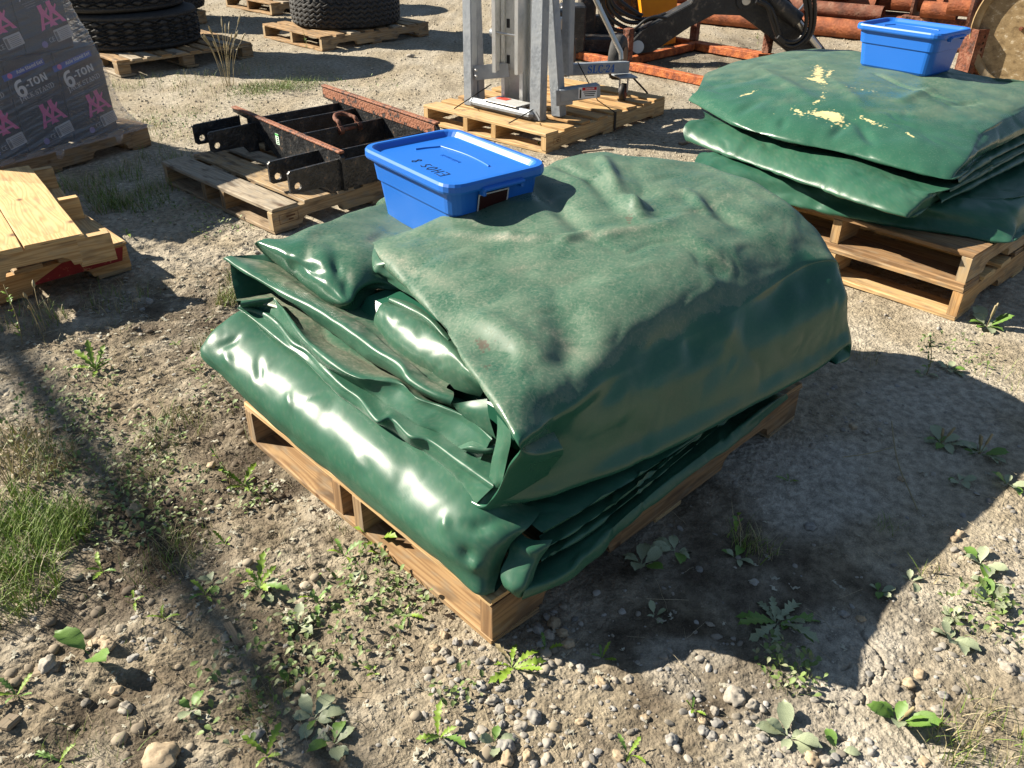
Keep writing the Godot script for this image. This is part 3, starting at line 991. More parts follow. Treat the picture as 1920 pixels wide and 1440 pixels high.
	# ---- thin folded layers along the pallet's right side
	var q := [
		L([990, 1085, 1068, 1060, 1160, 975, 1280, 880, 1390, 805, 1470, 742], .132, .132),
		L([978, 1124, 1068, 1086, 1180, 985, 1300, 891, 1400, 815, 1478, 748], .136, .136),
		L([984, 1108, 1072, 1068, 1172, 970, 1288, 876, 1385, 803, 1476, 738], .165, .158),
		L([1000, 1085, 1085, 1035, 1178, 955, 1285, 866, 1380, 795, 1466, 735], .160, .155),
		moved(L([1012, 1068, 1095, 1018, 1182, 944, 1285, 858, 1378, 788, 1460, 732], .146, .146), da * 0.0 + db * 0.02),
		L([1015, 1052, 1098, 1000, 1190, 930, 1290, 848, 1372, 782, 1468, 722], .182, .172),
		moved(L([1020, 1045, 1102, 992, 1194, 922, 1292, 842, 1372, 776, 1456, 720], .168, .165), db * 0.025),
		L([1022, 1030, 1105, 978, 1200, 908, 1300, 826, 1378, 764, 1448, 712], .205, .192),
		moved(L([1030, 1020, 1110, 968, 1206, 898, 1305, 818, 1380, 758, 1440, 710], .195, .185), db * 0.03),
		L([1020, 1000, 1105, 950, 1205, 885, 1305, 812, 1385, 752, 1450, 708], .232, .205),
		L([1000, 985, 1085, 940, 1190, 880, 1290, 815, 1380, 755, 1455, 705], .245, .21),
		moved(L([1000, 975, 1085, 930, 1190, 870, 1290, 805, 1380, 745, 1455, 700], .245, .21), db * 0.2),
	]
	var side_folds := []
	for f in [seg([1110, 1025, 1098, 985], .19, 0.012, 0.012), seg([1075, 1075, 1090, 1030], .17, 0.010, -0.010), seg([1212, 945, 1222, 880], .19, 0.012, 0.014), seg([1300, 880, 1310, 812], .19, 0.011, -0.012), seg([1362, 825, 1355, 790], .17, 0.012, 0.014), seg([1425, 790, 1430, 720], .18, 0.010, 0.010), seg([1160, 985, 1150, 930], .19, 0.010, -0.010), seg([1130, 950, 1210, 895, 1290, 845], .21, 0.008, 0.009), seg([1250, 900, 1262, 850], .19, 0.009, 0.009), seg([1035, 1060, 1045, 1010], .19, 0.012, 0.012), seg([1390, 800, 1460, 745], .16, 0.008, -0.008)]:
		side_folds.append_array(f)
	var side_disp := func(p: Vector3, n: Vector3, s: float, t: float) -> float: return wrinkle(p, 0.009) + folds(p, side_folds)
	part(o, "side_layers", sheet(q, 0.0055, side_disp, plain_tint(0.06, 51.0)), M.tarp)
	var cf := [
		L3([973, 990, .226, 984, 1006, .224, 1005, 1014, .222, 1036, 1012, .218]),
		L3([957, 1006, .222, 978, 1024, .226, 1003, 1032, .222, 1028, 1026, .212]),
		L3([954, 1038, .204, 976, 1046, .208, 1000, 1050, .206, 1014, 1046, .198]),
		L3([939, 1072, .186, 964, 1076, .190, 988, 1078, .190, 1004, 1070, .182]),
		L3([944, 1098, .166, 962, 1104, .172, 984, 1102, .172, 998, 1090, .165]),
		L3([958, 1112, .148, 972, 1121, .146, 982, 1116, .147, 995, 1098, .150]),
	]
	part(o, "corner_flap", sheet(cf, 0.006, plain_disp(0.004), plain_tint(0.07, 57.0)), M.tarp)
	# ---- the packed layers inside
	var core := st_new()
	add_box(core, Vector3(1.05, 0.10, 0.86), 0.04, Transform3D(Basis(up, YA), Vector3(-0.0416, 0, -1.1997) + da * 0.64 + db * 0.52 + up * 0.185))
	add_box(core, Vector3(0.95, 0.20, 0.74), 0.06, Transform3D(Basis(up, YA), Vector3(-0.0416, 0, -1.1997) + da * 0.72 + db * 0.50 + up * 0.33))
	part(o, "packed_layers", done(core), M.tarp_plain)

# ---------------------------------------------------------------- pallets
var plank_cache := {}
# a sawn board lying along z: chamfered top edges, slightly uneven; len z, width x, thickness y
func plank(l: float, w: float, th: float, v: int) -> ArrayMesh:
	var key := "%.3f_%.3f_%.3f_%d" % [l, w, th, v]
	if plank_cache.has(key): return plank_cache[key]
	var rng := RandomNumberGenerator.new()
	rng.seed = hash(key)
	var st := st_new()
	st.set_smooth_group(-1)
	var c := 0.0035
	var rings := []
	var nseg := 5
	var bow := rng.randf_range(-0.002, 0.003)
	for k in nseg + 1:
		var f := float(k) / nseg
		var e := 0.002 if k > 0 and k < nseg else 0.004
		var hw := w * 0.5
		var j := func() -> float: return rng.randf_range(-e, e)
		var z0 := (f - 0.5) * l
		var y0 := bow * sin(PI * f)
		var ring := []
		var jl: float = j.call()
		var jr: float = j.call()
		for q in [[-hw + jl, -th * 0.5], [-hw + jl, th * 0.5 - c], [-hw + c + jl, th * 0.5], [hw - c + jr, th * 0.5], [hw + jr, th * 0.5 - c], [hw + jr, -th * 0.5]]:
			var dz: float = 0.0 if k > 0 and k < nseg else rng.randf_range(-0.004, 0.004)
			ring.append(Vector3(q[0], q[1] + y0, z0 + dz))
		rings.append(ring)
	var go := Vector2(rng.randf(), rng.randf())
	for k in nseg:
		for q in 6:
			var q2 := (q + 1) % 6
			var a: Vector3 = rings[k][q]
			var b: Vector3 = rings[k + 1][q]
			var d: Vector3 = rings[k + 1][q2]
			var e2: Vector3 = rings[k][q2]
			quad(st, a, e2, d, b, Vector2(a.z, a.x + a.y) + go, Vector2(e2.z, e2.x + e2.y) + go, Vector2(d.z, d.x + d.y) + go, Vector2(b.z, b.x + b.y) + go)
	for k in [0, nseg]:
		for q in range(1, 5):
			var a: Vector3 = rings[k][0]
			var b: Vector3 = rings[k][q]
			var d: Vector3 = rings[k][q + 1]
			if k == 0: tri(st, a, d, b, Vector2(a.x, a.y * 8) + go, Vector2(d.x, d.y * 8) + go, Vector2(b.x, b.y * 8) + go)
			else: tri(st, a, b, d, Vector2(a.x, a.y * 8) + go, Vector2(b.x, b.y * 8) + go, Vector2(d.x, d.y * 8) + go)
	plank_cache[key] = done(st)
	return plank_cache[key]

func stringer_mesh(l: float, h: float, th: float, notched: bool, v: int) -> ArrayMesh:
	var key := "s%.3f_%.3f_%.3f_%s_%d" % [l, h, th, notched, v]
	if plank_cache.has(key): return plank_cache[key]
	var p := PackedVector2Array()
	p.append(Vector2(0, 0))
	if notched:
		for x0 in [0.15, l - 0.15 - 0.23]:
			p.append_array([Vector2(x0, 0), Vector2(x0 + 0.008, h * 0.25), Vector2(x0 + 0.03, h * 0.40), Vector2(x0 + 0.20, h * 0.40), Vector2(x0 + 0.222, h * 0.25), Vector2(x0 + 0.23, 0)])
	p.append_array([Vector2(l, 0), Vector2(l - 0.002, h - 0.004), Vector2(l - 0.006, h), Vector2(0.006, h), Vector2(0.001, h - 0.004)])
	plank_cache[key] = extrude(p, th)
	return plank_cache[key]

# local x runs along the stringers, -z across them; opt keys: la, lb, h, top (list of [offset, width]), strings (list of offsets), bottom, woods, notch
func pallet(label: String, pos: Vector3, yaw: float, opt: Dictionary, group := "wooden pallets in the yard", called := "wooden_pallet") -> Node3D:
	var o := thing(called, label, "pallet", pos, yaw, group)
	var rng := RandomNumberGenerator.new()
	rng.seed = opt.get("seed", 3)
	var la: float = opt.get("la", 1.22)
	var lb: float = opt.get("lb", 1.02)
	var h: float = opt.get("h", 0.125)
	var th := 0.016
	var sh := h - 2.0 * th
	var woods: Array = opt.get("woods", ["pine", "pine1", "pine2"])
	var swoods: Array = opt.get("swoods", woods)
	var sth: float = opt.get("sth", 0.036)
	for sb in opt.get("strings", [0.0, 0.5, 1.0]):
		var z: float = -lerpf(sth * 0.5, lb - sth * 0.5, sb)
		part(o, "stringer", stringer_mesh(la, sh, sth, opt.get("notch", true), rng.randi() % 3), M[swoods[rng.randi() % swoods.size()]], Transform3D(Basis.IDENTITY, Vector3(0, th, z)))
	for tb in opt.get("top", []):
		var w: float = tb[1]
		var m := plank(lb + rng.randf_range(-0.004, 0.006), w, th, rng.randi() % 3)
		var wood: String = tb[2] if tb.size() > 2 else woods[rng.randi() % woods.size()]
		part(o, "deck_board", m, M[wood], Transform3D(Basis(Vector3.UP, rng.randf_range(-0.006, 0.006)), Vector3(tb[0] + w * 0.5, h - th * 0.5 + 0.0004, -lb * 0.5 + rng.randf_range(-0.006, 0.006))))
	for bb in opt.get("bottom", [[0.0, 0.13], [0.55, 0.10], [la - 0.13, 0.13]]):
		var w2: float = bb[1]
		part(o, "bottom_board", plank(lb, w2, th, rng.randi() % 3), M[woods[rng.randi() % woods.size()]], Transform3D(Basis.IDENTITY, Vector3(bb[0] + w2 * 0.5, th * 0.5 - 0.0004, -lb * 0.5)))
	return o

func deck(la: float, n: int, w: float, first := 0.0) -> Array:
	var o := []
	for i in n:
		var ww := w * (1.25 if i == 0 or i == n - 1 else 1.0)
		var x := (la - ww) * i / (n - 1.0)
		o.append([x, ww])
	return o

func build_pallets():
	pallet("weathered wooden pallet under the tarp stack that sags round a blue tote", Vector3(-0.0416, 0, -1.1997), YA, {"h": 0.13, "top": deck(1.22, 7, 0.10), "woods": ["pine_old", "pine", "pine_old2"], "swoods": ["pine_brown", "pine_brown2"], "seed": 4, "bottom": [[0.0, 0.14], [0.56, 0.10], [1.08, 0.14]], "strings": [0.0, 0.47, 0.56, 1.0]})

# faint ink stamp on a stringer's outer face (unreadable in the photograph): a frame and two bars
func stamp(p: Node3D, a: float, y: float, w: float, h: float):
	var ink := flat_mat(Color(0.33, 0.22, 0.14), 0.9)
	var st := st_new()
	add_extrude(st, PackedVector2Array([Vector2(-w, -h), Vector2(w, -h), Vector2(w, h), Vector2(-w, h)]), 0.0006, Transform3D.IDENTITY, [PackedVector2Array([Vector2(-w + 0.002, -h + 0.002), Vector2(w - 0.002, -h + 0.002), Vector2(w - 0.002, h - 0.002), Vector2(-w + 0.002, h - 0.002)])])
	add_box(st, Vector3(w * 0.9, h * 0.35, 0.0006), 0.0, Transform3D(Basis.IDENTITY, Vector3(w * 0.2, h * 0.3, 0)))
	add_box(st, Vector3(w * 0.5, h * 0.3, 0.0006), 0.0, Transform3D(Basis.IDENTITY, Vector3(w * 0.2, -h * 0.4, 0)))
	part(p, "ink_stamp", done(st), ink, Transform3D(Basis.IDENTITY, Vector3(a, y, 0.0008)))

# ---------------------------------------------------------------- blue totes
func rrect(w: float, d: float, r: float, y: float, n := 5) -> Array:
	var o := []
	for q in 4:
		var cx: float = (w * 0.5 - r) * [1, -1, -1, 1][q]
		var cz: float = (d * 0.5 - r) * [1, 1, -1, -1][q]
		for k in n + 1:
			var a := PI * 0.5 * (q + float(k) / n)
			o.append(Vector3(cx + cos(a) * r, y, cz + sin(a) * r))
	return o

func add_loft(st: SurfaceTool, rings: Array, close_first := false, close_last := false):
	st.set_smooth_group(-1)
	for i in rings.size() - 1:
		var a: Array = rings[i]
		var b: Array = rings[i + 1]
		for k in a.size():
			var k2 := (k + 1) % a.size()
			quad(st, a[k], a[k2], b[k2], b[k])
	for e in [[close_first, 0], [close_last, rings.size() - 1]]:
		if e[0]:
			var r: Array = rings[e[1]]
			for k in range(1, r.size() - 1):
				if e[1] == 0: tri(st, r[0], r[k + 1], r[k])
				else: tri(st, r[0], r[k], r[k + 1])

# origin under the middle of the base; x is the long side
func tote(label: String, xf: Transform3D, k: float, writing: String, sticker: bool) -> Node3D:
	var o := thing("storage_tote", label, "storage tote", Vector3.ZERO, 0.0, "blue plastic totes on the tarps")
	o.transform = xf.scaled_local(Vector3.ONE * k)
	var st := st_new()
	add_loft(st, [rrect(0.375, 0.235, 0.035, 0.0), rrect(0.392, 0.252, 0.04, 0.012), rrect(0.413, 0.273, 0.04, 0.118), rrect(0.425, 0.285, 0.04, 0.121), rrect(0.437, 0.297, 0.04, 0.178), rrect(0.445, 0.305, 0.04, 0.190), rrect(0.430, 0.290, 0.04, 0.190)], true, false)
	var body := part(o, "body", done(st), M.blue)
	st = st_new()
	add_loft(st, [rrect(0.450, 0.310, 0.045, 0.186), rrect(0.470, 0.330, 0.05, 0.184), rrect(0.475, 0.335, 0.052, 0.190), rrect(0.474, 0.334, 0.052, 0.204), rrect(0.466, 0.326, 0.05, 0.211), rrect(0.440, 0.300, 0.045, 0.212), rrect(0.432, 0.292, 0.043, 0.209), rrect(0.418, 0.270, 0.038, 0.197), rrect(0.410, 0.262, 0.035, 0.1955)], false, true)
	var lid := part(o, "lid", done(st), M.blue)
	# raised arch pressed into the lid
	var arch := []
	for i in 13:
		var f := i / 12.0
		arch.append(Vector3(lerpf(0.115, -0.125, f), 0.1965, -0.045 - 0.012 * sin(PI * f)))
	var arch_st := st_new()
	add_tube(arch_st, arch, 0.0035, 6)
	add_tube(arch_st, [Vector3(-0.125, 0.1965, -0.045), Vector3(-0.14, 0.1965, 0.0), Vector3(-0.145, 0.1965, 0.03)], 0.0035, 6)
	part(lid, "pressed_arch", done(arch_st), M.blue)
	for s in [-1.0, 1.0]:
		var hs := st_new()
		add_box(hs, Vector3(0.016, 0.010, 0.135), 0.003, Transform3D(Basis(Vector3.BACK, -0.25 * s), Vector3(0.243 * s, 0.187, 0.0)))
		add_box(hs, Vector3(0.022, 0.020, 0.010), 0.002, Transform3D(Basis.IDENTITY, Vector3(0.233 * s, 0.178, 0.062)))
		add_box(hs, Vector3(0.022, 0.020, 0.010), 0.002, Transform3D(Basis.IDENTITY, Vector3(0.233 * s, 0.178, -0.062)))
		part(o, "handle", done(hs), M.blue)
	if sticker:
		var lab := part(o, "label", box(Vector3(0.001, 0.06, 0.10), 0.0), flat_mat(Color(0.20, 0.06, 0.05), 0.4), Transform3D(Basis(Vector3.BACK, -0.2), Vector3(0.2185, 0.140, 0.02)))
		part(lab, "label_border", extrude(PackedVector2Array([Vector2(-0.05, -0.03), Vector2(0.05, -0.03), Vector2(0.05, 0.03), Vector2(-0.05, 0.03)]), 0.0006, [PackedVector2Array([Vector2(-0.046, -0.026), Vector2(0.046, -0.026), Vector2(0.046, 0.026), Vector2(-0.046, 0.026)])]), flat_mat(Color(0.75, 0.72, 0.72)), Transform3D(Basis(Vector3.UP, PI / 2), Vector3(0.001, 0, 0)))
	if writing != "":
		# felt-pen strokes: each letter a few bars
		var pen := flat_mat(Color(0.03, 0.035, 0.07), 0.6)
		var glyph := {"E": [[0, 0, 0, 1], [0, 0, .8, 0], [0, .5, .65, .5], [0, 1, .8, 1]], "H": [[0, 0, 0, 1], [.7, 0, .7, 1], [0, .5, .7, .5]], "O": [[.2, 0, 0, .35], [0, .35, .1, .85], [.1, .85, .45, 1], [.45, 1, .75, .7], [.75, .7, .65, .15], [.65, .15, .2, 0]], "S": [[.75, .9, .3, 1], [.3, 1, .05, .75], [.05, .75, .65, .4], [.65, .4, .5, .05], [.5, .05, 0, .1]], "8": [[.7, .85, .35, 1], [.35, 1, .1, .75], [.1, .75, .7, .2], [.7, .2, .35, 0], [.35, 0, .1, .2], [.1, .2, .7, .85]]}
		var x := 0.0
		for ch in writing:
			if ch == " ":
				x += 0.022
				continue
			var gs := st_new()
			for s in glyph[ch]:
				var a := Vector3(x + s[0] * 0.024, 0.1962, -s[1] * 0.030)
				var b := Vector3(x + s[2] * 0.024, 0.1962, -s[3] * 0.030)
				add_box(gs, Vector3(0.0026, 0.0006, a.distance_to(b) + 0.002), 0.0, along(a, b))
			# the word is written from the far side: upside down towards the camera
			part(lid, "pen_letter", done(gs), pen, Transform3D(Basis(Vector3.UP, PI - 0.05), Vector3(0.105, 0, 0.078)))
			x += 0.031
		var ts := TextMesh.new()
		ts.text = "Rubbermaid"
		ts.font_size = 14
		ts.pixel_size = 0.0011
		ts.depth = 0.0012
		part(lid, "pressed_lettering", ts, M.blue, Transform3D(Basis(Vector3.UP, PI) * Basis(Vector3.RIGHT, -PI / 2), Vector3(-0.01, 0.1960, -0.002)))
	return o

func quad_frame(l: Vector3, n: Vector3, r: Vector3, b: Vector3) -> Transform3D:
	var c := (l + n + r + b) * 0.25
	var x := ((n - l) + (r - b)).normalized()
	x.y = 0
	x = x.normalized()
	return Transform3D(Basis(x, Vector3.UP, x.cross(Vector3.UP)), c)

func build_totes():
	var xf := quad_frame(P(697, 282, .672), P(880, 362, .672), P(998, 298, .672), P(825, 230, .672))
	xf.origin.y = 0.448
	tote("blue plastic tote with EHOS 8 in felt pen on its lid", xf, 1.06, "EHOS 8", true)
	var x2 := quad_frame(P(1608, 43, .78), P(1773, 66, .78), P(1819, 47, .78), P(1665, 27, .78))
	x2.origin.y = 0.585
	tote("blue plastic tote with a bare lid on the paint-smeared tarp", x2, 0.90, "", false)

# ---------------------------------------------------------------- tyres
var tire_parts := {}
func tri_wave(x: float) -> float:
	return absf(fposmod(x, 1.0) * 2.0 - 1.0) * 2.0 - 1.0

func tire_grid(pr: Array, segs: int, f: Callable) -> ArrayMesh:
	var g := PackedVector3Array()
	var w := segs + 1
	for p in pr:
		for i in w:
			var t := TAU * i / segs
			var r: float = p.x + float(f.call(t, p.y))
			g.append(Vector3(cos(t) * r, p.y, sin(t) * r))
	var h := pr.size()
	var idx := PackedInt32Array()
	for j in h - 1:
		for i in w - 1:
			var a := j * w + i
			idx.append_array([a, a + w, a + 1, a + 1, a + w, a + w + 1])
	var nn := grid_normals(g, w, h)
	for i in nn.size(): nn[i] = -nn[i]
	var arr := []
	arr.resize(Mesh.ARRAY_MAX)
	arr[Mesh.ARRAY_VERTEX] = g
	arr[Mesh.ARRAY_NORMAL] = nn
	arr[Mesh.ARRAY_INDEX] = idx
	var m := ArrayMesh.new()
	m.add_surface_from_arrays(Mesh.PRIMITIVE_TRIANGLES, arr)
	return m

func tire(label: String, kind: int, pos: Vector3, turn: float, group: String):
	if not tire_parts.has(kind):
		var tread_p := []
		var n := 46
		for i in n + 1: tread_p.append(Vector2(0.52 - 0.012 * pow(absf(2.0 * i / n - 1.0), 3.0), lerpf(-0.118, 0.118, float(i) / n)))
		var groove := func(t: float, y: float) -> float:
			var u := t / TAU
			var d := 0.0
			if kind == 0:
				var z := tri_wave(u * 24.0)
				for c in [-0.045, 0.045]:
					if absf(y - c) < 0.008: d = -0.030
				if absf(y) < 0.006: d = -0.030
				for c in [-0.0925, 0.0925]:
					if absf(y - c) < 0.005: d = -0.012
				if absf(y) < 0.09 and absf(absf(fposmod(y + 0.0, 0.045) / 0.045 * 2.0 - 1.0) * 2.0 - 1.0 - z) < 0.40: d = -0.028
				if absf(y) > 0.0925 and absf(tri_wave(u * 60.0)) > 0.86: d = -0.006
			else:
				var z2 := tri_wave(u * 44.0) * 0.012
				for c in [-0.084, -0.042, 0.0, 0.042, 0.084]:
					if absf(y - c - z2) < 0.0062: d = -0.013
				if absf(y) > 0.096 and fposmod(u * 44.0, 1.0) < 0.40: d = -0.010
			return d
		var side := []
		for p in [[0.29, -0.10], [0.31, -0.122], [0.36, -0.136], [0.42, -0.142], [0.47, -0.137], [0.497, -0.128], [0.508, -0.1181]]: side.append(Vector2(p[0], p[1]))
		var zero := func(_t: float, _y: float) -> float: return 0.0
		var side_t := []
		for p in side: side_t.append(Vector2(p.x, -p.y))
		side_t.reverse()
		var inner := []
		for p in [[0.29, 0.10], [0.33, 0.118], [0.44, 0.10], [0.485, 0.0], [0.44, -0.10], [0.33, -0.118], [0.29, -0.10]]: inner.append(Vector2(p[0], p[1]))
		tire_parts[kind] = [tire_grid(tread_p, 340, groove), tire_grid(side, 72, zero), tire_grid(side_t, 72, zero), tire_grid(inner, 48, zero)]
	var o := thing("truck_tire", label, "tire", pos, turn, group)
	var pm: Array = tire_parts[kind]
	part(o, "tread", pm[0], M.rubber)
	part(o, "sidewall", pm[1], M.rubber)
	part(o, "sidewall", pm[2], M.rubber)
	part(o, "inner_lining", pm[3], M.rubber)

func build_tires():
	var woods := {"h": 0.122, "woods": ["pine_old", "pine_grey", "pine_old2"], "swoods": ["pine_old", "pine_brown2"]}
	var pa := woods.duplicate()
	pa["top"] = deck(1.16, 10, 0.085)
	pa["la"] = 1.16
	pa["seed"] = 11
	pa["strings"] = []
	var yaw := deg_to_rad(44)
	var po := pallet("mossy block pallet under stacked tires, beside seed-headed grass", Vector3(-3.06, 0, -6.78), yaw, pa)
	for b in [0.05, 0.5, 0.97]:
		part(po, "top_stringer", plank(1.16, 0.09, 0.018, 1), M.pine_old, Transform3D(Basis(Vector3.UP, PI / 2), Vector3(0.58, 0.097, -b)))
		for a in [0.05, 0.58, 1.11]:
			part(po, "block", box(Vector3(0.10, 0.072, 0.09), 0.004), M.pine_old1, Transform3D(Basis.IDENTITY, Vector3(a, 0.052, -b)))
	var pb := woods.duplicate()
	pb["top"] = deck(1.22, 8, 0.10)
	pb["seed"] = 12
	pallet("pallet under the tires with zigzag tread", Vector3(-1.69, 0, -7.86), deg_to_rad(44), pb)
	var pc := woods.duplicate()
	pc["top"] = deck(1.22, 8, 0.10)
	pc["seed"] = 13
	pallet("farthest pallet of the tire rows, diagonal to the zigzag-tread stack", Vector3(-2.66, 0, -9.99), deg_to_rad(45), pc)
	var pd := woods.duplicate()
	pd["top"] = deck(1.22, 8, 0.10)
	pd["seed"] = 14
	pallet("pallet half hidden behind the block-tread tire stack", Vector3(-4.08, 0, -8.61), deg_to_rad(45), pd)
	var rng := RandomNumberGenerator.new()
	rng.seed = 8
	var ord := ["bottom", "second", "third", "top"]
	for k in 4:
		var j := Vector3(rng.randf_range(-0.02, 0.02), 0, rng.randf_range(-0.02, 0.02)) if k > 0 else Vector3.ZERO
		if k == 1: j = Vector3(-0.09, 0, -0.01)
		tire("black block-tread truck tire on the mossy pallet, %s of its stack" % ord[k], 0, Vector3(-3.20, 0.122 + 0.142 + 0.284 * k, -7.60) + j, rng.randf() * TAU, "tires stacked on the mossy pallet")
		tire("black zigzag-tread truck tire, %s of its stack" % ord[k], 1, Vector3(-1.60, 0.122 + 0.142 + 0.284 * k, -8.69) + j * 0.3, rng.randf() * TAU, "tires with zigzag tread")
	for k in 3:
		tire("truck tire, %s of the stack hidden behind the block-tread tires" % ord[k], 1, Vector3(-3.80, 0.122 + 0.142 + 0.284 * k, -9.62), rng.randf() * TAU, "tires behind the near stack")
		tire("truck tire, %s of the stack on the farthest pallet" % ord[k], 0, Vector3(-2.58, 0.122 + 0.142 + 0.284 * k, -10.75), rng.randf() * TAU, "tires on the farthest pallet")

# ---------------------------------------------------------------- black steel coupler frame on its pallet
func build_attachment():
	var yaw := deg_to_rad(45.93)
	var pos := Vector3(-1.0626, 0, -3.5095)
	var pl := pallet("grey weathered pallet under the black steel coupler frame", pos, yaw, {"h": 0.115, "top": [[0.0, 0.14], [0.175, 0.14], [0.36, 0.09], [0.50, 0.09], [0.66, 0.09], [0.82, 0.09], [0.96, 0.09], [1.09, 0.13]], "woods": ["pine_grey", "pine_old", "pine_grey2"], "swoods": ["pine_old", "pine_old1"], "seed": 21, "strings": [0.0, 0.42, 0.6, 1.0]})
	stamp(pl, 0.085, 0.060, 0.05, 0.022)
	var o := thing("coupler_frame", "black steel coupler frame with rusty top edges and holed ears", "steel frame", pos, yaw)
	var tilt := 0.09
	var pf := func(front: bool) -> PackedVector2Array:
		# u runs along the boards, v up
		if front: return PackedVector2Array([Vector2(-0.03, 0.116), Vector2(0.62, 0.116), Vector2(0.93, 0.262), Vector2(1.10, 0.270), Vector2(1.10, 0.288), Vector2(-0.01, 0.288), Vector2(-0.03, 0.27)])
		return PackedVector2Array([Vector2(-0.03, 0.116), Vector2(0.75, 0.116), Vector2(1.0, 0.24), Vector2(1.10, 0.25), Vector2(1.10, 0.31), Vector2(-0.01, 0.31), Vector2(-0.03, 0.29)])
	# frame for a plate running along the boards: local x -> along -z (b), y up, z -> across
	var dirb := Vector3(sin(tilt), 0, -cos(tilt))
	var nrm := Vector3(cos(tilt), 0, sin(tilt))
	for e in [[0.39, true, "front_plate"], [0.975, false, "rear_plate"]]:
		var bs := Basis(dirb, Vector3.UP, nrm * -1.0)
		part(o, e[2], extrude(pf.call(e[1]), 0.018), M.black_paint, Transform3D(bs, Vector3(e[0], 0, 0.0)))
		# flat bar welded on its top edge, worn to rust
		var yt: float = 0.2935 if e[1] else 0.3155
		part(o, "top_bar", box(Vector3(1.125, 0.011, 0.030), 0.003), M.rust_edge, Transform3D(bs, Vector3(e[0], 0, 0.0) + dirb * 0.537 + Vector3.UP * yt))
		if not e[1]:
			part(o, "worn_face", box(Vector3(1.10, 0.05, 0.004), 0.001), M.rust_edge, Transform3D(bs, Vector3(e[0], 0, 0.0) + dirb * 0.54 + Vector3.UP * 0.280 - nrm * 0.0115))
	var ear := PackedVector2Array([Vector2(-0.25, 0.152), Vector2(-0.262, 0.162), Vector2(-0.262, 0.245), Vector2(-0.252, 0.255), Vector2(0.0, 0.262), Vector2(0.0, 0.116), Vector2(-0.06, 0.118), Vector2(-0.085, 0.152)])
	for b in [-0.005, 0.185, 0.84, 1.03]:
		var root: Vector3 = Vector3(0.39, 0, 0) + dirb * b - nrm * 0.009
		part(o, "ear", extrude(ear, 0.014, [circle(Vector2(-0.222, 0.182), 0.017)]), M.black_paint, Transform3D(Basis(nrm, Vector3.UP, dirb * -1.0), root))
	for b in [-0.02, 0.15, 0.52, 0.80, 0.97]:
		var mid: Vector3 = Vector3(0.39, 0, 0) + dirb * b + nrm * 0.29
		part(o, "cross_plate", box(Vector3(0.565, 0.135, 0.012), 0.002), M.black_paint, Transform3D(Basis(nrm, Vector3.UP, dirb * -1.0), mid + Vector3.UP * (0.184 if b > -0.01 else 0.19)))
	var tg := part(o, "tag", box(Vector3(0.035, 0.055, 0.001), 0.0), flat_mat(Color(0.80, 0.90, 0.82)), Transform3D(Basis(dirb * -1.0, Vector3.UP, nrm * -1.0), Vector3(0.39, 0.225, 0) + dirb * 0.60 - nrm * 0.0100))
	part(tg, "tag_band", box(Vector3(0.035, 0.009, 0.0008), 0.0), flat_mat(Color(0.20, 0.62, 0.25)), Transform3D(Basis.IDENTITY, Vector3(0, 0.022, 0.0012)))
	for k in 4:
		part(tg, "tag_digit", box(Vector3(0.014, 0.005, 0.0008), 0.0), M.hose, Transform3D(Basis.IDENTITY, Vector3(0.002, 0.010 - 0.010 * k, 0.0012)))
	# shackle lying over a cross plate
	var sh := thing("shackle", "rusty bow shackle hung over the steel frame's cross plate", "shackle", pos, yaw)
	var bow := []
	for i in 15:
		var a := PI * (i / 14.0)
		bow.append(Vector3(0.80 - 0.055 * cos(a), 0.27 + 0.02 * sin(a) , -0.50 - 0.075 * sin(a)))
	bow.push_front(Vector3(0.742, 0.235, -0.485))
	bow.append(Vector3(0.858, 0.235, -0.485))
	part(sh, "bow", tube(smooth_path(bow, 3), 0.011, 8), M.rust_dark)
	part(sh, "pin", tube([Vector3(0.725, 0.232, -0.486), Vector3(0.875, 0.232, -0.486)], 0.012, 8), M.rust_dark)
	for x in [0.742, 0.858]:
		part(sh, "eye", tube([Vector3(x - 0.012, 0.232, -0.486), Vector3(x + 0.012, 0.232, -0.486)], 0.024, 12), M.rust_dark)

# ---------------------------------------------------------------- boxed jack stands in stretch film
func text_mesh(t: String, size_m: float, serif := false, bold := false) -> TextMesh:
	var f := SystemFont.new()
	f.font_names = PackedStringArray(["Droid Serif" if serif else "Droid Sans"])
	f.font_weight = 800 if bold else 500
	var m := TextMesh.new()
	m.text = t
	m.font = f
	m.font_size = 32
	m.pixel_size = size_m / 32.0
	m.depth = 0.0008
	m.curve_step = 2.0
	return m

func stand_shape() -> Array:
	# two jack stands side by side, as printed: outline and the opening of each
	var o := []
	for dx in [0.0, 0.052]:
		o.append([PackedVector2Array([Vector2(-0.012 + dx, 0.065), Vector2(0.014 + dx, 0.065), Vector2(0.012 + dx, 0.045), Vector2(0.018 + dx, 0.03), Vector2(0.034 + dx, 0.045), Vector2(0.036 + dx, 0.036), Vector2(0.020 + dx, 0.016), Vector2(0.055 + dx, -0.05), Vector2(0.032 + dx, -0.046), Vector2(0.026 + dx, -0.03), Vector2(-0.016 + dx, -0.03), Vector2(-0.022 + dx, -0.046), Vector2(-0.044 + dx, -0.05), Vector2(-0.012 + dx, 0.02)]), PackedVector2Array([Vector2(0.0 + dx, 0.008), Vector2(0.022 + dx, -0.020), Vector2(-0.014 + dx, -0.020)])])
	return o

